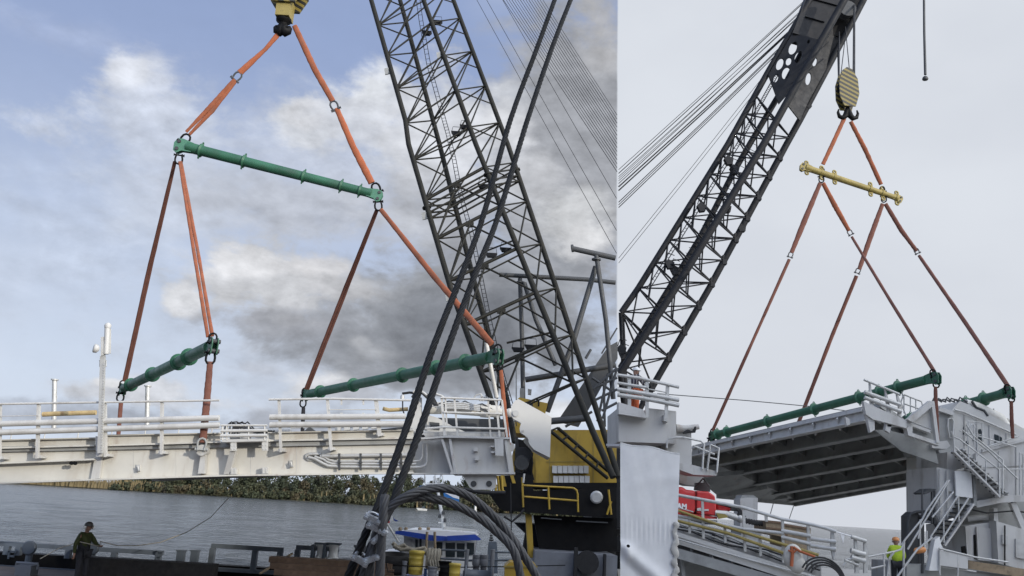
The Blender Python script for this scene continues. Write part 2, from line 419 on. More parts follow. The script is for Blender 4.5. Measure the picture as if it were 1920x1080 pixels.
BANK = 585
def far_bank():
    x0, x1 = Q(-250, 900, BANK).x, Q(1180, 955, BANK).x
    mb = MB(); n = 60; vs = []
    for i in range(n + 1):
        x = x0 + (x1 - x0) * i / n; d = random.uniform(-3, 3)
        fade = 1 if i < n - 3 else .2
        vs += [(x, BANK + d, -.3), (x, BANK + 4 + d, .25 * fade), (x, BANK + 60, 2.2 * fade), (x, BANK + 220, 2.5 * fade)]
    fs = [(4 * i + j, 4 * i + 4 + j, 4 * i + 5 + j, 4 * i + 1 + j) for i in range(n) for j in range(3)]
    mb.add(vs, fs); tag(mb.build('far_shore', mat('bank_earth', (.045, .042, .025), .9, 0, .3, .2)), kind='structure')
    # reeds along the waterline
    rd = MB()
    for i in range(5200):
        x = random.uniform(x0, x1); y = BANK + random.uniform(1, 14); h = random.uniform(3.0, 6.5)
        if x > Q(300, 900, BANK).x and random.random() < .93: continue
        ww = random.uniform(.25, .7); a = random.uniform(-.5, .5)
        rd.add([(x - ww, y, .4), (x + ww, y, .4), (x + a + ww * .3, y, .4 + h), (x + a - ww * .3, y, .4 + h)], [(0, 1, 2, 3)])
    tag(rd.build('reed_bed', mat('dry_reed', (.19, .145, .07), .9, 0, .35, .15)), kind='stuff')
    # the wood behind: many small leaf sprays through each crown's volume
    wd = MB(); cols = [(.036, .043, .019), (.041, .045, .020), (.050, .048, .021), (.058, .047, .022), (.040, .034, .022), (.029, .037, .019)]
    xa, xb = Q(215, 900, BANK).x, Q(1120, 955, BANK).x
    x = xa
    trees = []
    while x < xb:
        k = min(1, (x - xa) / 18)
        trees.append((x, BANK + random.uniform(2, 4), random.uniform(3, 6.5), random.uniform(2.4, 3.6)))
        trees.append((x, BANK + random.uniform(6, 12), random.uniform(5, 11) * (.6 + .4 * k), random.uniform(3.0, 4.6)))
        trees.append((x + random.uniform(-2, 2), BANK + random.uniform(14, 24), random.uniform(12, 19) * (.4 + .6 * k), random.uniform(3.6, 5.6)))
        trees.append((x + random.uniform(-3, 3), BANK + random.uniform(28, 50), random.uniform(19, 26) * (.35 + .65 * k), random.uniform(4.5, 6.5)))
        x += random.uniform(3.0, 5.4)
    for (tx, ty, h, r) in trees:
        wd.cur = random.choices(range(6), (5, 5, 3, 2, 1, 4))[0]
        wd.tube([(tx, ty, .5), (tx, ty, h * .6)], [.28, .12], 5); n_lv = int(180 + h * 24)
        lobes = [(tx + random.uniform(-.6, .6) * r, ty + random.uniform(-.6, .6) * r, h * random.uniform(.12, .84), r * random.uniform(.42, .66)) for _ in range(9)]
        for _ in range(n_lv):
            lx, ly, lz, lr = random.choice(lobes)
            d = Vector((random.gauss(0, 1), random.gauss(0, 1), random.gauss(0, .9))).normalized() * lr * random.uniform(.7, 1.08)
            c = Vector((lx, ly, lz)) + d; c.z = max(.5, c.z)
            nrm = (d.normalized() + Vector((random.gauss(0, .6), random.gauss(0, .6), random.gauss(0, .6)))).normalized()
            a = nrm.orthogonal().normalized(); b = nrm.cross(a); s_ = random.uniform(.4, .95)
            wd.add([c - a * s_, c - b * s_ * .7, c + a * s_, c + b * s_ * .7], [(0, 1, 2, 3)])
    mats = []
    for i, c in enumerate(cols): mats.append(mat('autumn_leaves_%d' % i, c, .85, 0, .35, .5))
    tag(wd.build('far_woodland', mats), kind='stuff')
far_bank()

DZ = 1.55                                            # barge deck height
def barge_deck():
    mb = MB(); mb.abox(-40, 2.4, -2, 33.6, -.4, DZ)
    tag(mb.build('barge_deck', 'deck'), kind='structure')
    mb = MB(); mb.abox(-40, 2.4, 33.0, 33.6, DZ + .002, DZ + .42); tag(mb.build('barge_edge', 'black'), kind='structure')
    q = MB(); q.abox(4.3, 60, 6, 70, -1, 1.45); q.abox(4.15, 4.297, 6, 70, 1.0, 1.60)
    tag(q.build('quay_ground', 'concrete'), kind='structure')
barge_deck()

# added, unseen sheds: sun blockers that shade the deck and the quay
def shed(x0, x1, y0, y1, h, label):
    t = thing('shade_shed', ((x0 + x1) / 2, (y0 + y1) / 2, 0), label, 'sun blocker')
    mb = MB(); mb.abox(x0, x1, y0, y1, 0, h - 1.2); mb.build('shade_shed_wall', 'helmetw', t)  # walls white to bounce sky light
    mb = MB(); mb.abox(x0 - .4, x1 + .4, y0 - .4, y1 + .4, h - 1.198, h); mb.build('roof', 'darkgrey', t)
    mb = MB()
    for i in range(int((x1 - x0) // 12)): mb.abox(x0 + 4 + 12 * i, x0 + 9 + 12 * i, y1 + .002, y1 + .1, 0, 6)
    mb.build('door', 'steelblue', t)

# ------------------------------------------------------------------ lifting gear builders
def sling(pts, wd, m, label, group, strands=1, gap=0.0):
    t = thing('lifting_sling', pts[-1], label, 'sling', group)
    view = (sum(pts, Vector()) / len(pts) - CAM).normalized()
    d = (pts[-1] - pts[0]).normalized().cross(view).normalized()
    for k in range(strands):
        off = d * ((k - (strands - 1) / 2) * gap)
        mb = MB(); mb.strap([p + (off if i else off * .35) for i, p in enumerate(pts)], wd, .38)
        mb.build('strap', m, t)
    return t
def shackle(p, d, s, m, label, group):
    """bow shackle: bow towards d, its pin at p; s = overall length"""
    p = Vector(p); d = Vector(d).normalized(); view = (p - CAM).normalized()
    u = d.cross(view).normalized(); t = thing('bow_shackle', p, label, 'shackle', group)
    prof = [(-.25, -.04), (-.26, .12), (-.31, .35), (-.30, .6), (-.19, .78), (0, .85), (.19, .78), (.30, .6), (.31, .35), (.26, .12), (.25, -.04)]
    mb = MB(); mb.tube([p + u * (a * s) + d * (b * s) for a, b in prof], s * .085, 8)
    for q in (-1, 1): mb._lathe(p + u * (q * .25 * s - .06 * s), u, [(0, .15 * s), (.12 * s, .15 * s)], 12)
    mb.build('bow', m, t)
    mb = MB(); mb.tube([p - u * .44 * s, p + u * .4 * s], s * .075, 8); mb._lathe(p + u * .37 * s, u, [(0, .13 * s), (.09 * s, .13 * s)], 6)
    mb._lathe(p - u * .47 * s, u, [(0, .12 * s), (.07 * s, .12 * s)], 10); mb.build('pin', m, t)
    return t
def spreader(p0, p1, r, collars, m, mend, label, group, cr=1.45, eyes=True, taper=None):
    p0, p1 = Vector(p0), Vector(p1); ax = (p1 - p0); L = ax.length; ax.normalize()
    t = thing('spreader_bar', min((p0, p1), key=lambda v: v.z), label, 'spreader bar', group)
    r0, r1 = (r, r) if not isinstance(r, tuple) else r
    mb = MB(); mb.tube([p0 + ax * (.03 * L), p0.lerp(p1, .5), p1 - ax * (.03 * L)], [r0, (r0 + r1) / 2, r1], 20)
    mb.build('tube', m, t)
    up = Vector((0, 0, 1)); up = (up - ax * up.dot(ax)).normalized(); side = ax.cross(up)
    for c in collars:
        q = p0.lerp(p1, c); rr = r0 + (r1 - r0) * c; mb = MB()
        mb._lathe(q - ax * rr * .35, ax, [(0, rr * 1.04), (rr * .22, rr * 1.06), (rr * .24, rr * cr), (rr * .46, rr * cr), (rr * .48, rr * 1.06), (rr * .7, rr * 1.04)], 20)
        if eyes:
            for sg in (1, -1):
                cc = q + up * sg * rr * (cr + .05)
                mb.tube(arc(cc, rr * .26, 0, 2 * pi, up, side, 10)[:-1], rr * .11, 6, closed=True)
        mb.build('collar', m, t)
    for q, sg, rr in ((p0, 1, r0), (p1, -1, r1)):
        e = MB()
        for o in (-.32, .32):                        # two cheek plates with lug holes
            c = q + side * (o * rr * 1.4)
            pts = [c + ax * (sg * a * rr) + up * (b * rr) for a, b in ((2.4, .9), (.2, 1.25), (-.9, 1.0), (-1.25, .1), (-.95, -1.4), (-.2, -1.7), (.6, -1.1), (2.4, -.9))]
            e.prism(pts, side * (.16 * rr))
        eo = e.build('end_fitting', mend, t)
        for b in (.55, -.95):
            k = MB(); k._lathe(q - side * rr * .85 + up * b * rr - ax * sg * .35 * rr, side, [(0, .34 * rr), (1.7 * rr, .34 * rr)], 12); k.build('pin', 'darkgrey', eo)
    return t
GL = 'slings of the left lift'; GR = 'slings of the right lift'; SH = 'bow shackles of the left lift'; SHR = 'bow shackles of the right lift'

# ------------------------------------------------------------------ left lift
HY, NY, FY = 32.5, 26.0, 39.0
# hook block at the top of the frame
def hook_block(cx, ytop, ybody, yneck, yhook, w, Y, label, stripes):
    k = Y / FPX; top = Q(cx, ytop, Y); bot = Q(cx, yhook, Y)
    t = thing('hook_block', bot, label, 'hook block')
    H = (yneck - ytop) * k; W = w * k / 2
    # two striped cheek plates with sheaves between them
    z0 = Q(cx, yneck, Y).z; z1 = top.z; x = top.x
    outline = [(-.55, 0), (-.98, .25), (-1, .62), (-.62, .92), (-.18, 1), (.35, .95), (.9, .7), (1, .32), (.6, 0)]
    for j, dy in enumerate((-.62, .46)):
        mb = MB(); pts = [Vector((x + a * W, Y + dy * W, z0 + b * (z1 - z0))) for a, b in outline]
        mb.prism(pts, (0, .16 * W, 0)); mb.build('cheek_plate', 'stripes', t)
    mb = MB()
    for dy in (-.3, -.08, .14, .34):
        mb._lathe((x, Y + dy * W, z0 + .55 * (z1 - z0)), (0, 1, 0), [(0, W * .86), (.05 * W, W * .78), (.10 * W, W * .86)], 22)
    mb.build('sheave', 'black', t)
    mb = MB(); zc = Q(cx, ybody, Y).z
    mb.abox(x - W * .36, x + W * .36, Y - W * .45, Y + W * .45, zc, z0 + .12 * (z1 - z0)); mb.build('neck', 'ochre', t)
    mb = MB(); zh = bot.z; hh = zc - zh; r = hh * .34; c = Vector((x, Y, zh + hh * .42))
    mb._lathe((x, Y, zc + .002), (0, 0, -1), [(0, W * .40), (hh * .16, W * .38), (hh * .2, W * .2), (hh * .34, W * .2)], 12)
    for sg in (1, -1):                               # double (ramshorn) hook
        pts = [(0, .55), (.15 * sg, .25), (.25 * sg, -.15), (.55 * sg, -.42), (.95 * sg, -.3), (1.1 * sg, .1), (1.0 * sg, .42)]
        mb.tube([c + Vector((a * r, 0, b * r * 1.2)) for a, b in pts], [W * .2, W * .24, W * .3, W * .28, W * .2, W * .14, W * .07], 10)
    mb.build('hook', 'black', t)
    return t
def stripe_mat():
    Mx = bpy.data.materials.new('hazard_stripes'); Mx.use_nodes = True; nt = Mx.node_tree; L = nt.links
    b = nt.nodes['Principled BSDF']; b.inputs['Roughness'].default_value = .5
    t = nt.nodes.new('ShaderNodeTexCoord'); mp = nt.nodes.new('ShaderNodeMapping'); L.new(t.outputs['Object'], mp.inputs[0])
    mp.inputs['Rotation'].default_value = (0, R(62), 0)
    wv = nt.nodes.new('ShaderNodeTexWave'); L.new(mp.outputs[0], wv.inputs[0]); wv.inputs['Scale'].default_value = 1.35; wv.bands_direction = 'X'
    gt = nt.nodes.new('ShaderNodeMath'); gt.operation = 'GREATER_THAN'; L.new(wv.outputs['Fac'], gt.inputs[0]); gt.inputs[1].default_value = .55
    mx = nt.nodes.new('ShaderNodeMix'); mx.data_type = 'RGBA'; L.new(gt.outputs[0], mx.inputs[0])
    mx.inputs[6].default_value = (.02, .019, .015, 1); mx.inputs[7].default_value = (.20, .155, .035, 1)
    L.new(mx.outputs[2], b.inputs['Base Color']); return Mx
M['stripes'] = stripe_mat()
hook_block(546, -66, 37, 14, 68, 80, HY, 'yellow and black hook block at the top edge with the blue sky behind it', True)
k_ = MB()
for dx, dy in ((-.35, -.2), (-.2, .25), (.2, -.25), (.35, .2)):
    b_ = Q(546, -40, HY); k_.tube([b_ + Vector((dx, dy, 0)), b_ + Vector((dx * 1.3, dy, 26))], .022, 6)
solo(k_, 'hoist_rope', 'wire', 'dark steel hoist ropes running up from the left hook block', 'rope')

def W_(n, Y): return n * Y / FPX
H = HY
sling([Q(537, 46, H), Q(498, 92, H), Q(449, 137, H)], [W_(12, H), W_(8, H), W_(13, H)], 'brightor', 'bright orange sling from the left hook down to the left mid shackle', GL)
sling([Q(441, 150, H), Q(395, 205, H), Q(352, 250, H)], [W_(8, H), W_(9, H), W_(5.5, H)], 'orange', 'scuffed double orange sling above the left end of the green top bar', GL, 2, W_(8, H))
sling([Q(552, 48, H), Q(590, 130, H), Q(624, 190, H)], [W_(11, H), W_(13, H), W_(11, H)], 'orange', 'orange sling from the left hook down to the right mid shackle', GL)
sling([Q(631, 203, H), Q(662, 275, H), Q(697, 343, H)], [W_(11, H), W_(13, H), W_(14, H)], 'brightor', 'orange sling above the right end of the green top bar', GL)
dl = (Q(535, 42, H) - Q(352, 250, H)).normalized(); dr = (Q(555, 50, H) - Q(700, 350, H)).normalized()
shackle(Q(440, 149, H), dl, W_(22, H), 'darkgrey', 'shackle joining the two orange slings on the upper left leg', SH)
shackle(Q(630, 205, H), dr, W_(23, H), 'darkgrey', 'shackle joining the two orange slings on the upper right leg', SH)
shackle(Q(341, 268, H), dl, W_(25, H), 'black', 'black shackle holding the upper sling to the left end of the green top bar', SH)
shackle(Q(709, 361, H), Q(698, 338, H) - Q(709, 361, H), W_(25, H), 'black', 'black shackle holding the upper sling to the right end of the green top bar', SH)
spreader(Q(340, 273, H), Q(708, 366, H), (W_(10.6, H), W_(8.7, H)), (.1, .32, .625, .815, .91), 'green', 'greenpale',
         'longest green spreader bar, hung level high below the left hook', 'green spreader bars of the left lift', 1.35)
shackle(Q(336, 291, H), Q(334, 306, H) - Q(336, 288, H), W_(22, H), 'black', 'shackle under the left end of the green top bar', SH)
shackle(Q(709, 378, H), Q(710, 396, H) - Q(709, 378, H), W_(22, H), 'black', 'shackle under the right end of the green top bar', SH)
# legs from the top bar down to the two lower bars (far side and near side)
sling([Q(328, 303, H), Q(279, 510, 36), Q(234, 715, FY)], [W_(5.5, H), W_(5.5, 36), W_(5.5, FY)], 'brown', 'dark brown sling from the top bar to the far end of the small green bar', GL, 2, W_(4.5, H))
sling([Q(338, 303, H), Q(367, 470, 29), Q(394, 631, NY)], [W_(6, H), W_(6.5, 29), W_(7, NY)], 'orange', 'two strand orange sling from the top bar to the small green bar', GL, 2, W_(6.5, H))
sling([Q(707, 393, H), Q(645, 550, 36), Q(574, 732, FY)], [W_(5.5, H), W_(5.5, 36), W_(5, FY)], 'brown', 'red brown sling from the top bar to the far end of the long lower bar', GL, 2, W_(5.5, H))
sling([Q(714, 393, H), Q(815, 520, 29), Q(922, 645, NY)], [W_(9, H), W_(11, 29), W_(12.5, NY)], 'orange', 'long orange sling crossing the lattice boom down to the white pole', GL)
GB = 'green spreader bars of the left lift'
spreader(Q(230, 729, FY), Q(401, 647, NY), (.19, .19), (.13, .42, .70, .80), 'green', 'green', 'short dark green spreader bar slanting over the left handrails', GB, 1.5, False)
spreader(Q(573, 740, FY), Q(934, 667, NY), (.185, .18), (.11, .33, .60, .76, .88), 'green', 'green', 'long green spreader bar slanting behind the two black wire ropes', GB, 1.5, False)
up_ = Vector((0, 0, 1))
shackle(Q(398, 643, NY), up_, W_(22, NY), 'black', 'shackle on top of the near end of the small green bar', SH)
shackle(Q(396, 661, NY), -up_, W_(26, NY), 'black', 'shackle under the near end of the small green bar', SH)
shackle(Q(229, 727, FY), up_, W_(16, FY), 'black', 'shackle on top of the far end of the small green bar', SH)
shackle(Q(227, 737, FY), -up_, W_(19, FY), 'black', 'shackle under the far end of the small green bar', SH)
shackle(Q(571, 742, FY), up_, W_(17, FY), 'black', 'shackle on top of the far end of the long lower green bar', SH)
shackle(Q(569, 749, FY), -up_, W_(17, FY), 'black', 'shackle under the far end of the long lower green bar', SH)
shackle(Q(933, 664, NY), up_, W_(22, NY), 'black', 'shackle on the near end of the long green bar beside the white pole', SH)
shackle(Q(936, 676, NY), -up_, W_(22, NY), 'black', 'shackle below the near end of the long green bar beside the white pole', SH)
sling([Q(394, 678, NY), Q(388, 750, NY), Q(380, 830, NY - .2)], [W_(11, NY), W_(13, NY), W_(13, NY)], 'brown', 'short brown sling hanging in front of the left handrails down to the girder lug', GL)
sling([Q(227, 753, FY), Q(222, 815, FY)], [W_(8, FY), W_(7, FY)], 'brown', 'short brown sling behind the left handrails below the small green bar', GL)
sling([Q(569, 764, FY), Q(567, 812, FY)], [W_(7, FY), W_(7, FY)], 'overall', 'short black sling behind the right handrails below the long green bar', GL)
sling([Q(939, 694, NY), Q(946, 770, NY), Q(953, 835, NY)], [W_(7.5, NY), W_(9, NY), W_(9, NY)], 'orange', 'short orange sling beside the white pole above the end of the ramp bridge', GL)
shackle(Q(377, 843, NY - .25), Q(380, 820, NY - .25) - Q(377, 843, NY - .25), W_(24, NY), 'under', 'galvanised shackle on the lug of the cream girder', SH)
# ------------------------------------------------------------------ left ramp bridge
def ramp_bridge():
    Y = NY
    t = thing('ramp_bridge', Q(480, 890, Y), 'long cream ramp bridge with handrails hanging across the river view on the left', 'ramp bridge')
    D = FY - NY
    web = [(-40, 842), (175, 835), (200, 835), (412, 828), (500, 826), (775, 821), (775, 886), (480, 890), (425, 891), (170, 899), (-40, 908)]
    g = MB(); g.poly(web, Y + .12, .06)
    g.poly([(-40, 826), (178, 821), (178, 835), (-40, 842)], Y + .06, .07)
    g.poly([(195, 816), (412, 812), (412, 828), (195, 835)], Y + .05, .08)
    g.poly([(502, 811), (775, 806), (775, 821), (502, 826)], Y + .05, .08)
    def lip(x0, y0, x1, y1, h, out):
        g.poly([(x0, y0 - h / 2), (x1, y1 - h / 2), (x1, y1 + h / 2), (x0, y0 + h / 2)], Y - out, .1 + out)
    lip(-40, 841, 176, 835, 3, .12); lip(200, 835, 412, 828.5, 3, .12); lip(502, 826, 775, 821, 3, .12)
    lip(-40, 870, 176, 861, 3, .16); lip(-40, 907, 170, 899.5, 3, .14); lip(170, 899.5, 425, 891.5, 3, .14); lip(425, 891.5, 775, 886.5, 3, .14)
    lip(-40, 826, 178, 821, 2, .08); lip(195, 816, 412, 812, 2, .08); lip(502, 811, 775, 806, 2, .08)
    g.build('girder', 'cream', t)
    f = MB()                                          # far girder and the deck between them
    f.prism([Q(x, y - (28 if y > 880 else 0), Y) + Vector((0, D, 0)) for x, y in web], (0, .1, 0)); f.build('far_girder', 'cream', t)
    f = MB(); a, b = Q(-40, 838, Y), Q(775, 822, Y)
    f.prism([a, b, b + Vector((0, 0, -.15)), a + Vector((0, 0, -.15))], (0, D, 0))
    for i in range(9):
        p = a.lerp(b, i / 8) + Vector((0, .3, -.26)); f.beam(p, p + Vector((0, D - .4, 0)), .2, .2)
    f.build('deck', 'under', t)
    # stiffeners, brackets and plates on the web
    s = MB(); s.prism([Q(178, 855, Y), Q(191, 855, Y), Q(186, 897, Y), Q(170, 898, Y)], (0, .11, 0)); s.build('web_stiffener', 'palegrey', t); s = MB(); s.prism([Q(179, 818, Y - .3), Q(195, 818, Y - .3), Q(191, 856, Y - .3), Q(180, 856, Y - .3)], (0, .34, 0))
    s.build('web_stiffener', 'palegrey', t); s = MB(); s.prism([Q(431, 846, Y - .32), Q(441, 846, Y - .32), Q(430, 889, Y - .05), Q(419, 889, Y - .05)], (0, .17, 0)); s.build('web_stiffener', 'palegrey', t)
    for x, y0, y1 in ((432, 826, 845), (491, 825, 845), (432, 877, 889), (491, 876, 888)):
        s = MB(); s.poly([(x, y0), (x + 11, y0), (x + 11, y1), (x, y1)], Y - .42 if y0 < 850 else Y - .1, .06 if y0 < 850 else .2)
        for k in range(3):
            for q in (2.5, 8): s._lathe(Q(x + q, y0 + 3 + k * (y1 - y0 - 6) / 2, Y - (.415 if y0 < 850 else .095)), (0, -1, 0), [(0, .018), (.022, .016)], 6)
        s.build('bolted_plate', 'white', t)
    s = MB(); s.poly([(378, 838), (386, 838), (383, 888), (371, 888)], Y - .12, .22); s._lathe(Q(378, 844, Y - .2), (0, 1, 0), [(0, .16), (.28, .16)], 16)
    s.build('lifting_lug', 'palegrey', t)
    for x, y in ((258, 880), (545, 872)):
        s = MB(); s.poly([(x - 3, y - 9), (x + 4, y - 9), (x + 4, y + 4), (x - 3, y + 4)], Y + .08, .05); s.tube(QQ([(x, y - 6), (x + 2, y + 3), (x + 5, y + 2)], Y - .02), .03, 6); s.build('cleat', 'galv', t)
    s = MB()
    for x in (135, 142): s._lathe(Q(x, 868.5, Y - .2), (0, -1, 0), [(0, .055), (.05, .055)], 12)
    s.build('bolt_head', 'black', t)
    s = MB()
    for x, y0, y1 in ((250, 833, 896), (330, 831, 893), (470, 827, 890), (556, 825, 889), (660, 824, 888)): s.poly([(x, y0), (x + .7, y0), (x + .7, y1), (x, y1)], Y + .112, .01)
    s.build('weld_seam', 'white', t)
    # small platform with a valve cluster in the gap between the handrails
    s = MB(); s.poly([(416, 824), (501, 822), (501, 827), (416, 829)], Y - .45, .52); s.build('valve_platform', 'white', t)
    s = MB()
    for y0, y1, r in ((797.5, 797.5, .03), (808, 807, .045), (817, 816.5, .05)): s.tube(QQ([(414, y0), (501, y1)], Y - .45), r, 8)
    for x in (417, 425, 466, 496): s.tube(QQ([(x, 797), (x, 825)], Y - .44), .025, 6)
    s.build('platform_rail', 'white', t)
    s = MB()
    for k in range(7):
        x = 420 + k * 5; s.tube(QQ([(x, 815), (x + 2, 800 - k % 3 * 4), (x + 14, 791 + k % 2 * 3), (x + 28, 800 + k), (x + 52, 808 + k % 3 * 2), (x + 70, 808)], Y + .3 + .06 * k), .022, 6)
    s._lathe(Q(444, 801, Y + .2), (0, -1, 0), [(0, .1), (.1, .1)], 12); s.build('hydraulic_hose', 'rubber', t)
    s = MB(); s.tube(QQ([(432, 812), (545, 808)], Y + .7), .10, 12); s.tube(QQ([(432, 820), (470, 819)], Y + .6), .06, 10)
    s.poly([(450, 812), (466, 812), (466, 822), (450, 822)], Y + .4, .2); s.poly([(478, 818), (497, 818), (497, 824), (478, 824)], Y + .4, .2); s.build('valve_block', 'white', t)
    # pipes along the web
    sl = MB(); pts = [(577, 852), (612, 851), (612, 862), (577, 862.5), (573, 857)]
    sl.tube(QQ([(579, 851.5), (574, 854), (573.5, 858), (578, 862), (600, 861.5)], Y + .1), .05, 8); sl.tube(QQ([(579, 851.5), (602, 851)], Y + .1), .05, 8); sl.build('pipe_slot_frame', 'galv', t)
    sd = MB(); sd.poly([(576, 853.5), (604, 853), (604, 860.5), (577, 861)], Y + .108, .02); sd.build('pipe_slot', 'black', t)
    for pts, r in (([(578, 857), (590, 860), (606, 869), (616, 873.5), (640, 875), (788, 876), (797, 873), (800.5, 866), (800, 832)], .042),
                   ([(590, 856), (606, 861), (613, 866), (622, 869.5), (780, 870)], .036),
                   ([(600, 855), (610, 858), (616, 862), (626, 865), (776, 865)], .036),
                   ([(604, 855), (622, 855), (776, 852.5)], .055), ([(776, 865), (788, 863), (792, 856), (792, 832)], .03)):
        p = MB(); p.tube(QQ(pts, Y + .02), r, 8); p.build('hydraulic_pipe', 'galv', t)
    for x in (636, 676, 714, 752):
        p = MB(); p.poly([(x - 2, 850), (x + 2, 850), (x + 2, 882), (x - 2, 882)], Y - .04, .04); p.poly([(x - 3.5, 866), (x + 3.5, 866), (x + 3.5, 868), (x - 3.5, 868)], Y - .08, .04); p.build('pipe_clamp', 'darkgrey', t)
    # handrails: left length and right length
    def rail(lines, posts, base, parent_name, yoff=0):
        h = MB()
        for (x0, y0, x1, y1, r) in lines: h.tube(QQ([(x0, y0), ((x0 + x1) / 2, (y0 + y1) / 2), (x1, y1)], Y - .34 + yoff), r, 10)
        ho = h.build(parent_name, 'palegrey', t)
        for (xt, yt, xb, yb, ww) in posts:
            p = MB(); a, b = Q(xt, yt, Y - .26 + yoff), Q(xb, yb, Y - .26 + yoff); p.beam(a, b, ww, .10, (0, 1, 0))
            p.box(b + Vector((0, .16, .06)), (.10, 0, 0), (0, .18, 0), (0, 0, .035)); p.build('post', 'palegrey', ho)
    rail([(-30, 758, 411, 750.5, .032), (-30, 795.5, 411, 783.5, .085), (-30, 812, 411, 797, .085), (-30, 781, 72, 779, .012)],
         [(0, 757, -1, 862, .07), (73, 756, 70, 860, .075), (197, 755, 198, 857, .075), (304, 753, 303, 852, .075)], 0, 'handrail')
    rail([(504, 749, 620, 747.5, .034), (620, 747.5, 770, 750.5, .034), (506, 782, 760, 780.5, .085), (506, 796.5, 760, 794.5, .085), (618, 768, 706, 768, .015)],
         [(523, 749, 527, 848, .065), (614, 748, 621, 845, .075), (705, 749, 712, 818, .11)], 0, 'handrail')
    for x, y in ((640, 750), (681, 750)):
        p = MB(); p.poly([(x - 1.5, y), (x + 1.5, y), (x + 1.5, y + 9), (x - 1.5, y + 9)], Y - .32, .05); p.poly([(x - 2, y + 24), (x + 2, y + 24), (x + 2, y + 27), (x - 2, y + 27)], Y - .32, .05); p.build('rail_clip', 'white', t)
    p = MB(); 
    for i in range(5): p.poly([(628 + i * 17, 800 - i), (638 + i * 17, 799.5 - i), (638 + i * 17, 807 - i), (628 + i * 17, 808 - i)], Y + 1.2, .2)
    p.build('lug_block', 'white', t)
    p = MB(); p.poly([(640, 812), (760, 800), (760, 811), (640, 813)], Y + 1.6, .3); p.poly([(568, 810), (580, 800), (593, 810)], Y + 3, .3); p.build('deck_upstand', 'darkgrey', t)
    y_ = MB(); y_.tube(QQ([(80, 777), (98, 776), (180, 773.5)], Y + 1.5), .075, 10); y_.build('guide_pipe', 'yrust', t)
    y_ = MB(); y_.tube(QQ([(718, 766), (730, 769), (765, 767)], Y + 1.0), .06, 10); y_.build('guide_pipe', 'yrust', t)
    # far handrail
    h = MB()
    for dy, r in ((0, .03), (.45, .05), (.7, .05)):
        a, b = Q(-40, 808, FY), Q(770, 800, FY); h.tube([a + Vector((0, 0, -dy)), b + Vector((0, 0, -dy))], r, 8)
    for i in range(14): q = a.lerp(b, i / 13); h.tube([q, q + Vector((0, 0, -1.2))], .03, 6)
    h.build('far_handrail', 'palegrey', t)
    # navigation light and aerial masts
    a = MB(); a.beam(Q(188, 850, Y - .42), Q(193, 668, Y - .42), .12, .12, (0, 1, 0))
    for k in range(34): z = 850 - k * 5; a.poly([(188.6 + k * .13, z), (192.4 + k * .13, z), (192.4 + k * .13, z - 2), (188.6 + k * .13, z - 2)], Y - .495, .01)
    am = a.build('aerial_mast', 'galv', t)
    a = MB(); a.tube(QQ([(199, 664), (201.5, 612)], Y - .45), .075, 12); a._lathe(Q(201.5, 615, Y - .45), (0, 0, 1), [(0, .085), (.08, .1), (.13, .07), (.16, .02)], 12); a.beam(Q(206.5, 663, Y - .4), Q(207, 617, Y - .4), .035, .03, (0, 1, 0)); a.build('aerial', 'palegrey', am)
    a = MB(); a._lathe(Q(186, 655, Y - .6), (-.8, -.5, .1), [(0, .05), (.05, .12), (.14, .13), (.16, .10)], 14); a.poly([(189, 632), (194, 631), (194, 666), (189, 667)], Y - .5, .14); a.build('dish', 'palegrey', am)
    a = MB()
    for x in (187, 199): a.tube(QQ([(x, 676), (x, 686)], Y - .4), .012, 6)
    a.tube(QQ([(186, 676), (200, 676)], Y - .4), .012, 6); a.tube(QQ([(186, 687), (200, 687)], Y - .4), .012, 6); a.build('bracket', 'galv', am)
    for x, yt, yb in ((101, 713, 806), (275.5, 725, 806)):
        a = MB(); a.tube(QQ([(x, yb), (x + 1.5, yt)], FY), .10, 10); a._lathe(Q(x + 1.5, yt, FY), (0, 0, 1), [(0, .16), (.05, .16)], 10); a.tube(QQ([(x - 3, yt + 35), (x - 3, yt + 29), (x + 6, yt + 29), (x + 6, yt + 35)], FY), .015, 6); a.build('light_post', 'galv', t)
    # end of the bridge: recessed bay, end box, hinge bracket
    e = MB(); e.poly([(775, 806), (835, 812), (856, 887), (775, 886)], Y + .3, .08); e.poly([(766, 886.5), (850, 886.5), (850, 889), (766, 889)], Y - .1, .5); e.build('end_bay', 'palegrey', t)
    e = MB(); e.poly([(828, 820), (955, 822), (964, 886), (846, 887)], Y - .12, 2.4)
    e.poly([(790, 820.5), (834, 817), (956, 820), (956, 823), (834, 820.5), (790, 824)], Y - .34, .4); e.poly([(844, 885.5), (966, 885.5), (966, 889), (844, 889)], Y - .3, .5)
    for a_, b_ in ((826, 846), (841, 851), (945, 954)): e.poly([(a_, 822), (a_ + 5, 822), (b_ + 5, 886), (b_, 886)], Y - .28, .16)
    for x, y in ((892, 843), (894, 860)): e.box(Q(x, y, Y - .2), (.06, 0, 0), (0, .08, 0), (0, 0, .05))
    e.build('end_box', 'palegrey', t)
    e = MB(); e.poly([(927, 823), (944, 823), (944, 855), (929, 854)], Y - .5, .08); e.poly([(920, 836), (929, 836), (929, 838), (920, 838)], Y - .45, .3); e.poly([(921, 846), (930, 846), (930, 849), (921, 849)], Y - .45, .3); e.build('cover_plate', 'palegrey', t)
    e = MB(); e.poly([(862, 889), (931, 889), (929, 914), (924, 918), (888, 918), (881, 914), (868, 893)], Y - .1, .5); hb = e.build('hinge_bracket', 'palegrey', t)
    for x in (888, 917): k = MB(); k._lathe(Q(x, 907, Y - .13), (0, 1, 0), [(0, .085), (.025, .085)], 16); k.build('pin_hole', 'darkgrey', hb)
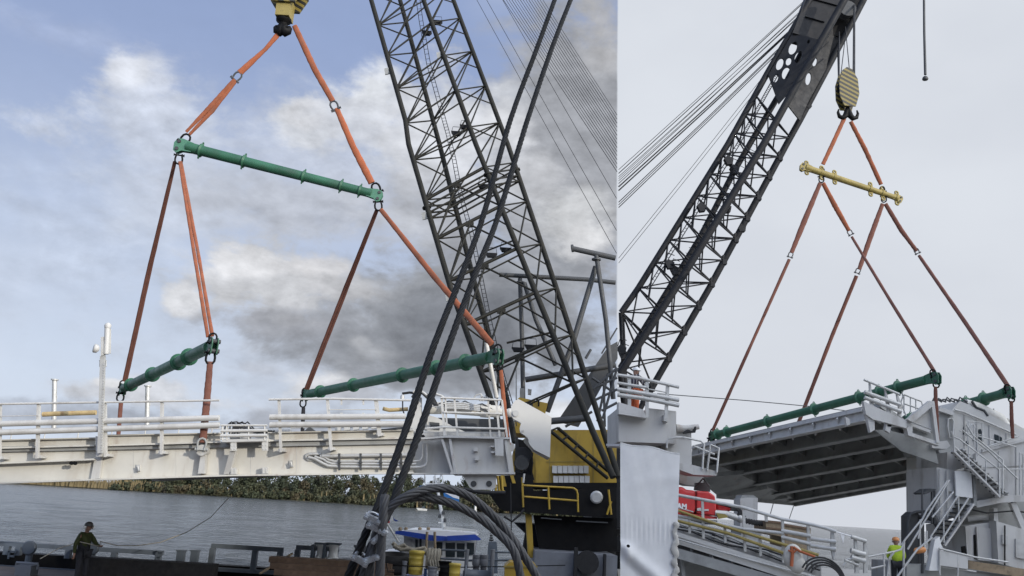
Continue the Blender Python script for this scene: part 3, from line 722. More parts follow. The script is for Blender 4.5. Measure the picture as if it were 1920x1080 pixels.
    # toe plate, caging handrail and machinery on top of the end
    e = MB(); e.poly([(790, 812), (834, 809), (955, 810), (955, 819.5), (834, 816.5), (790, 820)], Y + .2, .06); e.build('toe_plate', 'palegrey', t)
    e = MB()
    for (x0, y0, x1, y1) in ((826, 745.5, 941, 750), (832, 773, 941, 776), (792, 804, 832, 801), (832, 801, 948, 804)): e.tube(QQ([(x0, y0), (x1, y1)], Y - .1), .03, 8)
    eo = e.build('cage_rail', 'palegrey', t)
    for xt, yt, xb, yb, ww in ((828, 745, 834, 817, .07), (852, 747, 858, 818, .055), (915, 749, 920, 819, .05), (930, 750, 937, 819, .06), (941, 750, 951, 820, .06), (835, 746, 838, 802, .05)):
        p = MB(); p.beam(Q(xt, yt, Y - .04), Q(xb, yb, Y - .04), ww, ww, (0, 1, 0)); p.build('post', 'palegrey', eo)
    e = MB(); e.poly([(768, 776), (776, 752), (783, 745), (790, 745), (790, 820), (770, 820)], Y + .5, .25); e.poly([(772, 800), (782, 800), (800, 822), (782, 822)], Y + .2, .2); e.build('column', 'palegrey', t)
    e = MB(); e.poly([(795, 812), (798, 786), (803, 778), (820, 783), (850, 800), (878, 812)], Y + .9, .6)
    eo = e.build('housing', 'white', t)
    e = MB(); e.poly([(806, 791), (824, 793), (824, 806), (808, 804)], Y + .86, .03); e.build('vent', 'darkgrey', eo)
    e = MB(); e.tube(QQ([(799, 765), (828, 765)], Y + 1.4), W_(12, Y), 20); e.tube(QQ([(826, 764), (880, 768), (938, 772)], Y + 1.4), [W_(11, Y), W_(11.5, Y), W_(12, Y)], 20)
    e._lathe(Q(901, 770, Y + 1.4), Q(938, 772, Y + 1.4) - Q(901, 770, Y + 1.4), [(0, W_(13, Y)), (.3, W_(13.5, Y))], 20)
    co = e.build('hydraulic_cylinder', 'cream', t)
    e = MB(); e.tube(QQ([(935, 772), (956, 774)], Y + 1.4), W_(7, Y), 16); e.sphere(Q(956, 774, Y + 1.4), W_(9, Y)); e.build('piston_rod', 'white', co)
    e = MB()
    for k in range(9):
        x = 842 + k * 5; e.tube(QQ([(x - 20, 757 + k % 4 * 2), (x, 752 + k % 3 * 5), (x + 22, 757 + k % 4 * 3), (x + 30 + k % 3 * 10, 764 + k % 3 * 4)], Y + 1.0 + .03 * k), .022, 6)
    e.build('hose_bundle', 'darkgrey', co)
    e = MB()
    for k in range(4): e.tube(QQ([(836, 756 + 3 * k), (870, 756 + 3.3 * k), (900, 761 + 3 * k)], Y + .95), .03, 8)
    e.build('hydraulic_tube', 'galv', co)
    e = MB()
    for k in range(8): e.tube(QQ([(772 + k, 745 + k), (778 + k * 2, 736 - k % 3), (792 + 3 * k, 738 + k), (806 + 2 * k, 752 + k), (815 + k, 760)], Y + .3 + .05 * k), .03, 6)
    e.tube(QQ([(754, 738), (768, 736), (776, 737)], Y + .3), .04, 6); e.tube(QQ([(755, 738), (755, 768), (762, 788)], Y + .3), .02, 6); e.build('hose_loop', 'rubber', t)
    e = MB(); e.tube(QQ([(774, 735), (779, 731), (790, 733), (800, 741)], Y + .2), .04, 8); e.tube(QQ([(815, 738), (828, 742), (836, 748)], Y + .6), .035, 8); e._lathe(Q(754, 750, Y + .3), (0, 0, 1), [(0, .06), (.12, .06), (.16, .03)], 10); e.build('bent_tube', 'galv', t)
    e = MB(); e.tube(QQ([(888, 746), (893, 740), (902, 739), (906, 747)], Y + 1.2), .03, 6)
    for k in range(6): e.tube(QQ([(900 + 3 * k, 752), (902 + 3 * k, 742 + k % 3 * 2), (908 + 2 * k, 747)], Y + 1.2), .035, 6)
    e.build('valve_fitting', 'galv', t)
    e = MB(); e.poly([(812, 783), (948, 786), (948, 812), (812, 806)], Y + 2.6, 1.0); e.build('beam', 'darkgrey', t)
    e = MB(); e.tube(QQ([(931, 746), (912, 646)], Y + .9), W_(4.3, Y), 12); e._lathe(Q(912, 646, Y + .9), (0, 0, 1), [(0, .07), (.03, .07)], 12); e.build('guide_post', 'palegrey', t)
    # white link arm with its pin, and the sheave below
    arm = [(958, 770), (958.5, 763), (962, 756), (966, 751), (972, 748), (1034, 782), (1031, 858), (1001, 843), (993, 833), (990, 822), (984, 816), (978.5, 813), (975, 808), (974.5, 802), (977, 793), (970, 789), (963, 786), (959, 779)]
    e = MB(); e.poly(arm, Y - .1, .34); e.poly(arm, Y + 1.6, .16); e.poly([(984, 822), (1002, 842), (1031, 858), (1031, 852), (1004, 838), (988, 818)], Y + .242, 1.355)
    ao = e.build('link_arm', 'white', t)
    e = MB(); e._lathe(Q(967, 775, Y - .14), (0, 1, 0), [(0, .09), (.02, .09)], 18); e._lathe(Q(981, 808, Y - .13), (0, 1, 0), [(0, .03), (.02, .03)], 10); e.build('pin', 'galv', ao)
    e = MB(); e.poly([(966, 822), (971, 818), (973, 838), (985, 838), (1000, 850), (990, 870), (980, 886), (966, 884)], Y + .8, .3); e.build('link_bracket', 'darkgrey', t)
    e = MB(); e._lathe(Q(978, 868, Y + .3), (0, 1, 0), [(0, .2), (.04, .22), (.2, .22), (.24, .2)], 20); e._lathe(Q(978, 868, Y + .28), (0, 1, 0), [(0, .08), (.02, .08)], 14); e.build('hinge_roller', 'darkgrey', t)
    e = MB(); e._lathe(Q(957, 838, Y), (0, 1, 0), [(0, .13), (.2, .13)], 14); e.tube(QQ([(983, 888), (981, 905)], Y), .03, 6); e.build('end_pin', 'palegrey', t)
ramp_bridge()

# ------------------------------------------------------------------ left crane
def lerp_poly(pl, y):
    for (x0, y0), (x1, y1) in zip(pl, pl[1:]):
        if y <= y1 or (x1, y1) == pl[-1]: return x0 + (x1 - x0) * (y - y0) / (y1 - y0)
def left_crane():
    t = thing('harbour_crane', (4.3, 42, 0), 'large harbour crane with dark olive lattice boom and yellow machinery house', 'crane')
    def yb(y): return 42 + (800 - y) * .013
    A = [(668, -90), (696, 0), (760, 225), (766, 270), (845, 540), (915, 735), (948, 830)]
    B = [(725, -90), (750, 0), (824, 270), (892, 540), (950, 748), (965, 830)]
    C = [(761, -90), (794, 0), (892, 270), (1001, 540), (1112, 810), (1150, 895)]
    D = [(814, -90), (850, 0), (952, 270), (1043, 540), (1132, 810), (1160, 895)]
    def at(pl, y, far): return Q(lerp_poly(pl, y), y, yb(y) + (2.6 if far else 0))
    ch = (A, B, C, D); far = (0, 1, 0, 1)
    b = MB()
    for pl, f_, off in zip(ch, far, (0, 0, 0, 0)):
        ys = [p[1] for p in pl]; b.tube([at(pl, y, f_) for y in ys], .15, 10)
    boom = b.build('boom', 'boom', t)
    st = [-70, -15, 47, 104, 166, 231, 300, 375, 448, 527, 610, 698, 780]
    off = {0: 0, 1: -5, 2: -62, 3: -70}
    def nodep(k, s, h=0): return at(ch[k], min(895, max(-88, st[s] + off[k] + h)), far[k])
    for s in range(len(st)):
        r = MB(); big = st[s] in (375, 448, 527, 610, 698)
        rr = .052
        h = (st[s + 1] - st[s]) / 2 if s + 1 < len(st) else 0
        n_ = [nodep(k, s) for k in range(4)]
        r.tube([n_[0], n_[1]], rr, 6); r.tube([n_[2], n_[3]], rr, 6); r.tube([n_[1], n_[3]], rr, 6)
        r.tube([n_[0], n_[2]], rr * (2.0 if big else 1.1), 6)
        if st[s] == 375:
            for hh in (12, 24, 34):
                for (p, q) in ((0, 2), (1, 3), (0, 1), (2, 3)): r.tube([nodep(p, s, hh), nodep(q, s, hh)], rr * 1.2, 6)
            for k in range(4): r._lathe(nodep(k, s, 14) - Vector((0, 0, .05)), (-.35, .1, .93), [(0, .26), (.1, .26)], 10)
        if s + 1 < len(st):
            m_ = [nodep(k, s + 1) for k in range(4)]
            # side faces: crossing diagonals between the close chords
            r.tube([n_[1], m_[0]], rr, 6); r.tube([n_[0], nodep(1, s, h)], rr * .9, 6); r.tube([nodep(1, s, h), m_[0]], rr * .8, 6)
            r.tube([n_[3], m_[2]], rr, 6); r.tube([n_[2], nodep(3, s, h)], rr * .8, 6)
            # broad faces: zig-zag
            mid = n_[0].lerp(n_[2], .5) + (m_[0] - n_[0]) * .06
            if big or st[s] > 400:
                r.tube([mid, m_[0]], rr * 1.1, 6); r.tube([mid, m_[2]], rr * 1.1, 6); r.box(mid, (.22, 0, 0), (0, .05, 0), (0, 0, .14))
                r.tube([n_[1].lerp(n_[3], .5), m_[3]], rr, 6)
            else:
                r.tube([n_[1], n_[2]], rr, 6) if s % 2 else r.tube([n_[0], n_[3]], rr, 6)
                r.tube([n_[2], m_[0].lerp(m_[2], .02)], rr * .9, 6); r.tube([n_[3], m_[1]], rr, 6)
        r.build('lattice_bracing', 'boom', boom)
    for s, k_, h_ in ((3, 0, 30), (7, 0, 30), (9, 0, 30), (4, 2, 0)):
        r = MB(); p = nodep(k_, s, h_); r.box(p + Vector((-.22, -.02, 0)), (.2, 0, .06), (0, .05, 0), (-.05, 0, .2)); r.build('gusset_plate', 'under', boom)
    # ladder up inside the boom
    l = MB(); pts = [(772, -60), (786, 40), (800, 120), (822, 200), (836, 250), (848, 300), (860, 365), (880, 435), (898, 520), (912, 590), (932, 680), (955, 760), (962, 800)]
    P3 = [Q(x, y, yb(y) + 2.0) for x, y in pts]; P4 = [Q(x + 7, y - 1, yb(y) + 2.2) for x, y in pts]
    l.tube(P3, .022, 6); l.tube(P4, .022, 6)
    for i in range(len(pts) - 1):
        for k in range(9): l.tube([P3[i].lerp(P3[i + 1], k / 9), P4[i].lerp(P4[i + 1], k / 9)], .016, 5)
    l.build('boom_ladder', 'boomdark', boom)
    # floodlights hung in the boom
    for pts, yy, rr in (([(908, 472), (960, 452)], 460, .05), ([(950, 643), (1040, 622)], 630, .06), ([(842, 268), (880, 240)], 250, .04)):
        lb = MB(); lb.tube(QQ(pts, yb(yy) + 1.2), rr, 6); lb.build('lamp_bar', 'boom', boom)
    for x, y in ((921, 478), (948, 468), (971, 655), (995, 650), (800, 62), (820, 42), (856, 250), (872, 238), (906, 349)):
        Yl = yb(y) + 1.0; c = Q(x, y, Yl); f_ = MB()
        f_.add([c + Vector((a * .2, bq * .13, -.14)) for a, bq in ((-1, -1), (1, -1), (1, 1), (-1, 1))] + [c + Vector((a * .33, bq * .2, .07)) for a, bq in ((-1, -1), (1, -1), (1, 1), (-1, 1))],
               [(3, 2, 1, 0), (4, 5, 6, 7), (0, 1, 5, 4), (1, 2, 6, 5), (2, 3, 7, 6), (3, 0, 4, 7)])
        f_.tube([c + Vector((-.3, 0, .07)), c + Vector((-.25, 0, .42)), c + Vector((.25, 0, .42)), c + Vector((.3, 0, .07))], .018, 5)
        f_.build('floodlight', 'boomdark', boom)
    # luffing ropes
    ends = [(890, -8, 1156, 475, .018), (905, -14, 1156, 432, .018), (940, -5, 1156, 372, .018)]
    for i in range(15): ends.append((939 + i * 5.3, -8, 1157, 322 - i * 7.6, .017 + .004 * (i % 3 == 0)))
    for x0, y0, x1, y1, r_ in ends:
        y0e = y0 - (y1 - y0) * .35; x0e = x0 - (x1 - x0) * .35
        q = MB(); q.tube([Q(x0e, y0e, 60), Q((x0 + x1) / 2, (y0 + y1) / 2 + 1, 55), Q(x1, y1, 51)], r_, 5); q.build('luffing_rope', 'wire', t)
    # gantry behind the boom
    g = MB(); Y = 47
    g.tube(QQ([(1073, 466), (1154, 484)], Y), .15, 10); g.tube(QQ([(936, 515), (1100, 524), (1154, 530)], Y + 3), .13, 10)
    g.tube(QQ([(1118, 478), (1136, 600), (1150, 748)], Y), .13, 10); g.tube(QQ([(1117, 500), (1075, 640), (1026, 772)], Y + .5), .15, 10)
    g.tube(QQ([(975, 522), (979, 640), (981, 752)], Y + 3), .13, 10); g.tube(QQ([(983, 530), (1005, 600), (1042, 685)], Y + 2.6), .13, 10)
    g.tube(QQ([(985, 712), (1060, 700), (1154, 684)], Y + 1), .16, 10)
    g._lathe(Q(1118, 488, Y), (0, 0, 1), [(0, .26), (.08, .26)], 10); g._lathe(Q(1073, 466, Y) - Vector((.05, 0, 0)), (1, 0, .2), [(0, .22), (.12, .22)], 10); g._lathe(Q(976, 531, Y + 3), (0, 0, 1), [(0, .26), (.08, .26)], 10)
    g.build('gantry', 'darkgrey', t)
    g = MB(); Y = 48
    g.poly([(1045, 790), (1140, 650), (1158, 640), (1158, 672), (1120, 740), (1085, 800)], Y, .3); g.tube(QQ([(1128, 663), (1157, 615)], Y), .05, 6)
    g.build('backstay_frame', 'darkgrey', t)
    g = MB()
    for a_, b_ in (((1028, 788), (1095, 783)), ((1112, 728), (1157, 708)), ((1112, 752), (1157, 730)), ((1128, 770), (1157, 755)), ((1060, 800), (1110, 772)), ((1140, 700), (1120, 790)), ((1157, 690), (1130, 785)), ((1110, 708), (1150, 735)), ((1132, 715), (1134, 800)), ((1098, 672), (1108, 655)), ((1112, 730), (1157, 690))):
        g.tube([Q(*a_, 46.5), Q(*b_, 46.5)], .07, 7)
    g.build('frame_strut', 'darkgrey', t); g = MB(); g.tube(QQ([(1030, 790), (1100, 784)], 45), .17, 8); g.build('frame_strut', 'darkgrey', t)
    # machinery house, platform, pedestal
    h = MB(); h.poly([(1000, 806), (1156, 806), (1156, 905), (1128, 918), (962, 912), (962, 846)], 45.5, 6)
    ho = h.build('machinery_house', 'yellow', t)
    h = MB(); h.poly([(966, 752), (974, 745), (1027, 756), (1014, 812), (966, 812)], 47, 3.5); c2 = h.build('upper_cabin', 'yellow', t)
    h = MB(); h.poly([(985, 753), (999, 755), (999, 764), (985, 761)], 46.95, .04); h.build('window', 'glass', c2)
    h = MB()
    for x in (1030, 1112): h.poly([(x, 812), (x + 1, 812), (x + 1, 908), (x, 908)], 45.47, .03)
    h.poly([(1000, 866), (1156, 864), (1156, 865), (1000, 867)], 45.46, .03); h.poly([(964, 912), (1128, 918), (1156, 905), (1156, 909), (1128, 922), (964, 916)], 45.35, .14); h.build('panel_seam', 'ochre', ho)
    h = MB(); h.poly([(1004, 858), (1024, 858), (1024, 905), (1004, 905)], 45.44, .05); h.build('door', 'yellow', ho)
    h = MB()
    for k in range(5): h.tube(QQ([(984 + 3 * k, 850), (982 + 4 * k, 868), (988 + 2 * k, 885), (980 + 5 * k, 900)], 45 - .05 * k), .06, 6)
    h.poly([(968, 822), (984, 826), (1000, 850), (992, 905), (966, 905)], 45.2, .2); h.poly([(984, 868), (996, 868), (996, 884), (984, 884)], 44.9, .2); h.build('hose_bundle', 'black', ho)
    h = MB(); h.poly([(975, 728), (983, 728), (983, 750), (975, 750)], 47.5, .5); h.tube(QQ([(968, 750), (968, 690)], 47.4), .03, 6); h.poly([(990, 729), (997, 730), (996, 740), (990, 739)], 47.5, .3); h.build('roof_fitting', 'under', ho); h = MB(); h.tube(QQ([(1003, 748), (1010, 750), (1010, 762)], 46.9), .05, 6); h.build('hose', 'black', ho)
    h = MB(); h.poly([(962, 843), (1000, 806), (1000, 812), (968, 850)], 45.3, .18); h.build('roof_edge', 'ochre', ho)
    for x0, x1, y0, y1, k in ((1035, 1104, 873, 886, 7), (1037, 1106, 892, 905, 7)):
        for i in range(k):
            q = MB(); w_ = (x1 - x0) / k; q.poly([(x0 + i * w_ + .5, y0), (x0 + (i + 1) * w_ - .5, y0 + .6), (x0 + (i + 1) * w_ - .5, y1), (x0 + i * w_ + .5, y1 - .6)], 45.2, .29); q.poly([(x0 + i * w_ + .5, y1 - .4), (x0 + (i + 1) * w_ - .5, y1), (x0 + (i + 1) * w_ - .5, y1 + 1.5), (x0 + i * w_ + .5, y1 + 1)], 45.1, .3); q.build('vent_hood', 'palegrey', ho)
    s = MB()
    for d_ in (0, 14): s.tube(QQ([(1032 + d_, 808 - d_ * .4), (1080 + d_, 848 - d_ * .3), (1140, 897 - d_)], 44.6 + d_ * .03), .09, 7)
    for i in range(5): s.tube([Q(1032, 808, 44.6).lerp(Q(1140, 897, 44.6), i / 5), Q(1046, 802, 45).lerp(Q(1140, 883, 45), i / 5)], .05, 6)
    s.build('access_ladder', 'boom', t)
    p = MB(); p.poly([(916, 925), (1156, 912), (1156, 972), (945, 958), (935, 952)], 42.5, 7); p.poly([(930, 892), (1000, 890), (1000, 930), (940, 930)], 43.5, 3)
    p.poly([(965, 905), (1157, 905), (1157, 915), (965, 915)], 44, 3); p.build('slewing_platform', 'black', t)
    p = MB()
    for x0, y0, x1, y1 in ((980, 910, 1075, 915), (980, 931, 1083, 939)): p.tube(QQ([(x0, y0), (x1, y1)], 42.2), .045, 8)
    p.tube(QQ([(1075, 915), (1081, 919), (1083, 926), (1084, 960)], 42.2), .045, 8)
    for x, y0, y1 in ((979, 895, 951), (1028, 913, 955)): p.tube(QQ([(x, y0), (x + 2, y1)], 42.2), .05, 8)
    p.build('guard_rail', 'yellow', t); p = MB(); p.tube(QQ([(1141, 918), (1146, 965)], 42.2), .05, 8); p.tube(QQ([(1146, 940), (1138, 965)], 42.2), .05, 8); p.build('guard_rail', 'yellow', t)
    p = MB()
    for i in range(3): p.tube(QQ([(926 + i * 7, 892), (930 + i * 6, 920), (932 + i * 7, 922)], 42), .06, 6)
    p.build('chain', 'yellow', t)
    for a_, yy in (((938, 886, 950, 912), 42.6), ((955, 886, 967, 906), 43)): p = MB(); p.poly([(a_[0], a_[1]), (a_[0] + 6, a_[1]), (a_[2], a_[3]), (a_[2] - 6, a_[3])], yy, .2); p.build('bracket', 'yellow', t)
    p = MB(); p._lathe(Q(1118, 932, 42.2), (0, -1, -.1), [(0, .28), (.1, .3), (.14, .22)], 14); p.build('lamp', 'galv', t)
    p = MB(); p.tube(QQ([(945, 968), (960, 978), (975, 965), (983, 955)], 41.8), .06, 6); p.tube(QQ([(957, 905), (959, 1010)], 41.8), .03, 5); p.tube(QQ([(870, 917), (900, 923), (930, 924), (948, 924)], 41.5), .1, 6); p.build('cable', 'rubber', t)
    p = MB(); c = Q(1070, 960, 47); p._lathe((c.x, 47, .9), (0, 0, 1), [(0, 2.6), (2.4, 2.3), (2.9, 2.9)], 24); p.build('pedestal', 'black', t)
    p = MB(); p.poly([(985, 963), (997, 965), (1000, 1028), (1012, 1040), (1000, 1046), (990, 1046)], 43, .5); p.build('pedestal_leg', 'yellow', t)
    p = MB(); p.poly([(1000, 966), (1157, 972), (1157, 1034), (1012, 1034)], 43.6, .3)
    p.build('underframe', 'black', t)
    p = MB()
    for x0, x1, y in ((1014, 1053, 970), (1080, 1140, 976)): p.poly([(x0, y), (x1, y + 3), (x1, y + 5), (x0, y + 2)], 42.4, .05)
    p.build('platform_edge', 'darkgrey', t)
left_crane()
def crane_barge():
    t = thing('crane_barge', (3.5, 41, 0), 'blue grey crane barge hull below the black crane platform', 'barge')
    p = MB(); x0 = Q(1003, 1036, 41).x; x1 = Q(1158, 1036, 41).x; z1 = Q(1050, 1036, 41).z
    p.abox(x0, x1, 41, 52, -.5, z1); p.build('hull', 'dock', t)
    p = MB(); c = Q(1102, 1055, 40.6); p._lathe(c, (0, -1, 0), [(0, .5), (-.35, .5), (-.38, .25)], 18)
    p.abox(c.x - .6, c.x - .45, 40.5, 40.9, c.z - .8, c.z + .6); p.abox(c.x + .7, c.x + .8, 40.5, 40.9, c.z - .8, c.z + .4); p.build('fender', 'rubber', t)
crane_barge()
# ------------------------------------------------------------------ black steel wire ropes in front
def twist_rope(pts, r, pitch=.30):
    """six strands laid round each other along a smooth path"""
    pts = [Vector(p) for p in pts]; sm = []
    for i in range(len(pts) - 1):
        p0, p1, p2, p3 = pts[max(i - 1, 0)], pts[i], pts[i + 1], pts[min(i + 2, len(pts) - 1)]
        k = max(3, int((p2 - p1).length / .045))
        for j in range(k):
            u = j / k
            sm.append(.5 * ((2 * p1) + (p2 - p0) * u + (2 * p0 - 5 * p1 + 4 * p2 - p3) * u * u + (3 * p1 - p0 - 3 * p2 + p3) * u ** 3))
    sm.append(pts[-1]); mb = MB(); prev = None; L = 0; strands = [[] for _ in range(6)]
    for i, p in enumerate(sm):
        t = (sm[min(i + 1, len(sm) - 1)] - sm[max(i - 1, 0)]).normalized()
        a = t.orthogonal() if prev is None else prev - t * prev.dot(t)
        a.normalize(); prev = a; b = t.cross(a)
        if i: L += (p - sm[i - 1]).length
        for k in range(6):
            q = 2 * pi * (L / pitch + k / 6); strands[k].append(p + (a * cos(q) + b * sin(q)) * r * .60)
    for s_ in strands: mb.tube(s_, r * .45, 6)
    return mb
CY = 4.3
def cable(pts, r, label, m='wire'):
    mb = twist_rope([Q(x, y, CY + d) for x, y, d in pts], r)
    return solo(mb, 'wire_cable', m, label, 'wire cable', 'thick wire cables crossing the left view')
c1 = cable([(1066, -70, 3.0), (1040, 0, 2.7), (1007, 90, 2.4), (957, 225, 2.0), (906, 405, 1.5), (868, 510, 1.15), (812, 652, .75), (760, 808, .35), (714, 935, .08), (686, 1000, 0), (655, 1076, 0), (640, 1110, 0)], .0205, 'left one of the two thick black wire ropes rising in front of the boom')
c2 = cable([(1098, -70, 3.0), (1070, 0, 2.7), (1035, 90, 2.4), (989, 225, 2.0), (934, 405, 1.5), (892, 512, 1.15), (840, 652, .75), (787, 808, .35), (744, 922, .08), (724, 970, .03), (697, 1022, .03), (668, 1092, .03)], .0205, 'right one of the two thick black wire ropes rising in front of the boom')
c3 = cable([(692, 1090, -.05), (700, 1020, -.06), (712, 985, -.06), (732, 952, -.07), (767, 928, -.06), (805, 917, 0), (842, 917, .05), (880, 931, .1), (917, 960, .12), (947, 992, .12), (978, 1035, .1), (1012, 1090, .1)], .0205, 'outer grey wire rope arching over in a loop above the blue roof', 'wiregrey')
c4 = cable([(676, 1095, -.03), (690, 1050, -.03), (712, 990, -.02), (738, 945, -.02), (778, 932, 0), (817, 936, .04), (855, 947, .06), (900, 972, .08), (930, 996, .08), (955, 1020, .06), (968, 1045, .05), (978, 1095, .05)], .0205, 'inner grey wire rope arching over in a loop above the blue roof', 'wiregrey')
c5 = cable([(711, 1100, -.09), (713, 1060, -.09), (716, 1000, -.09), (720, 955, -.08), (722, 930, -.05)], .0215, 'grey wire rope standing upright at the foot of the black ropes', 'wiregrey')
def clip(px_, py_, ang, parent):
    c = Q(px_, py_, CY - .075); ax = (_r * cos(R(ang)) - _u * sin(R(ang))); up = _f.cross(ax)
    g = MB(); nrm = _f
    g.box(c - nrm * .012, ax * .042, up * .013, nrm * .012)
    for s_ in (-1, 1):
        g.tube([c + ax * (s_ * .03) - nrm * .05, c + ax * (s_ * .03) + nrm * .06], .0075, 8); g._lathe(c + ax * (s_ * .03) - nrm * .035, nrm, [(0, .0135), (.014, .0135)], 6)
    g.tube(arc(c + nrm * .05, .03, 0, pi, ax, nrm, 8), .0075, 8)
    g.build('rope_clip', 'zinc', parent)
for a in ((700, 972, 25, c1), (704, 988, 25, c1), (676, 1049, 30, c1), (698, 1046, 160, c2), (712, 1004, 140, c2)): clip(*a)

# ------------------------------------------------------------------ people
def person(foot, h, yaw, joints, label, garments, head_yaw=0.0, helmet='helmetw', muffs=False, hair=None):
    """one skinned body; joints in units of height, x = forward, y = to the person's left"""
    foot = Vector(foot); ry = Matrix.Rotation(yaw, 3, 'Z')
    J = dict(pel=(0, 0, .52), wai=(0, 0, .60), che=(.0, 0, .72), nec=(.0, 0, .815), nk2=(.012, 0, .855), hd0=(.025, 0, .885), hd1=(.022, 0, .925), hd2=(.016, 0, .965), nose=(.085, 0, .905),
             lsh=(0, .105, .80), rsh=(0, -.105, .80), lel=(.0, .14, .62), rel=(.0, -.14, .62), lwr=(.05, .15, .475), rwr=(.05, -.15, .475),
             lhi=(0, .052, .505), rhi=(0, -.052, .505), lkn=(.012, .06, .28), rkn=(.012, -.06, .28), lan=(0, .065, .05), ran=(0, -.065, .05), lto=(.09, .075, .018), rto=(.09, -.075, .018))
    J.update(joints)
    Rr = dict(pel=.075, wai=.068, che=.082, nec=.036, nk2=.032, hd0=.042, hd1=.056, hd2=.042, nose=.008, lsh=.040, rsh=.040, lel=.027, rel=.027, lwr=.018, rwr=.018, lhi=.055, rhi=.055, lkn=.036, rkn=.036, lan=.024, ran=.024, lto=.018, rto=.018)
    E = [('pel', 'wai'), ('wai', 'che'), ('che', 'nec'), ('nec', 'nk2'), ('nk2', 'hd0'), ('hd0', 'hd1'), ('hd1', 'hd2'), ('hd0', 'nose'), ('che', 'lsh'), ('lsh', 'lel'), ('lel', 'lwr'), ('che', 'rsh'), ('rsh', 'rel'), ('rel', 'rwr'),
         ('pel', 'lhi'), ('lhi', 'lkn'), ('lkn', 'lan'), ('lan', 'lto'), ('pel', 'rhi'), ('rhi', 'rkn'), ('rkn', 'ran'), ('ran', 'rto')]
    for s_ in ('l', 'r'):                            # palm, four fingers and a thumb, curled
        wv, ev = Vector(J[s_ + 'wr']), Vector(J[s_ + 'el']); d = (wv - ev).normalized(); sd = d.cross(Vector((0, 0, 1)) if abs(d.z) < .9 else Vector((1, 0, 0))).normalized(); cu = d.cross(sd) * (-1 if d.x > .4 else 1)
        J[s_ + 'pa'] = tuple(wv + d * .035); Rr[s_ + 'pa'] = .019; E.append((s_ + 'wr', s_ + 'pa'))
        for k, (o_, ln) in enumerate(((-.017, .040), (-.006, .046), (.006, .043), (.016, .034))):
            a, b, c = s_ + 'fa%d' % k, s_ + 'fb%d' % k, s_ + 'fc%d' % k; base = Vector(J[s_ + 'pa']) + d * .018 + sd * o_
            J[a] = tuple(base); J[b] = tuple(base + d * ln * .55 + cu * .008); J[c] = tuple(base + d * ln * .75 + cu * .028)
            Rr[a] = Rr[b] = .0052; Rr[c] = .0045; E += [(s_ + 'pa', a), (a, b), (b, c)]
        a, b = s_ + 'ta', s_ + 'tb'; base = Vector(J[s_ + 'pa']) - sd * .02; J[a] = tuple(base - d * .008); J[b] = tuple(base + d * .025 - sd * .012 + cu * .014); Rr[a] = .0065; Rr[b] = .005; E += [(s_ + 'pa', a), (a, b)]
    hy = Matrix.Rotation(head_yaw, 3, 'Z')
    for k in ('nose',):
        p = Vector(J[k]); c = Vector(J['hd0']); J[k] = tuple(c + hy @ (p - c))
    def loc(k): return ry @ (Vector(J[k]) * h)
    def skin(name, edges, scale, m, parent, root, sub=2):
        ks = []; [ks.append(k) for e in edges for k in e if k not in ks]
        me = bpy.data.meshes.new(name); org = foot - (WLOC[parent.name] if parent else foot)
        me.from_pydata([loc(k) + org for k in ks], [(ks.index(a), ks.index(b)) for a, b in edges], [])
        o = bpy.data.objects.new(name, me); COL.objects.link(o)
        if parent: o.parent = parent; WLOC[o.name] = WLOC[parent.name]
        else: o.location = foot; WLOC[o.name] = foot.copy()
        sk = o.modifiers.new('skin', 'SKIN'); sk.use_smooth_shade = True; ss = o.modifiers.new('sub', 'SUBSURF'); ss.levels = sub; ss.render_levels = sub
        for i, k in enumerate(ks):
            q = me.skin_vertices[0].data[i]; r = Rr[k] * h * (scale(k) if callable(scale) else scale)
            fl = 1.0
            if k in ('che', 'wai', 'pel'): q.radius = (r * 1.12, r * .78)
            else: q.radius = (r, r)
            q.use_root = (k == root)
        me.materials.append(M[m] if isinstance(m, str) else m)
        return o
    body = skin('person', E, lambda k: .72 if k in ('pel', 'wai', 'che', 'lsh', 'rsh', 'lhi', 'rhi', 'lkn', 'rkn', 'lel', 'rel') else 1.0, 'skin', None, 'pel'); tag(body, label, 'person')
    T = {'torso': [('wai', 'che'), ('che', 'nec'), ('che', 'lsh'), ('che', 'rsh'), ('wai', 'pel')], 'sleeves': [('lsh', 'lel'), ('lel', 'lwr'), ('rsh', 'rel'), ('rel', 'rwr')],
         'legs': [('pel', 'lhi'), ('lhi', 'lkn'), ('lkn', 'lan'), ('pel', 'rhi'), ('rhi', 'rkn'), ('rkn', 'ran')]}
    for nm, keys, m, sc_ in garments: skin(nm, sum((T[k] for k in keys), []), sc_, m, body, 'che' if 'torso' in keys else ('pel' if 'legs' in keys else 'lsh'), 1)
    for s_ in 'lr':
        b_ = MB(); an, to = loc(s_ + 'an') + foot, loc(s_ + 'to') + foot; bk = an - (to - an) * .35
        b_.tube([an + Vector((0, 0, .06 * h)), an, ], [.03 * h, .032 * h], 10); b_.tube([Vector((bk.x, bk.y, to.z + .004 * h)), an * .5 + to * .5 - Vector((0, 0, .008 * h)), to + (to - an) * .1], [.024 * h, .028 * h, .022 * h], 10); b_.build('boot', 'boot', body)
    hd = loc('hd1') + foot; fw = ry @ (hy @ Vector((1, 0, 0))); lf = ry @ (hy @ Vector((0, 1, 0)))
    e = MB()
    for q in (-1, 1): e.sphere(hd + fw * .052 * h + lf * (.02 * q * h) - Vector((0, 0, .006 * h)), .007 * h, 8, 6)
    e.build('eye', 'boot', body)
    for q in (-1, 1): e = MB(); e.sphere(hd + lf * (.057 * q * h) - Vector((0, 0, .012 * h)), .014 * h, 8, 6, (1, .6, 1.3)); e.build('ear', 'skin', body)
    hm = MB(); top = hd + Vector((0, 0, .012 * h)); vs = []
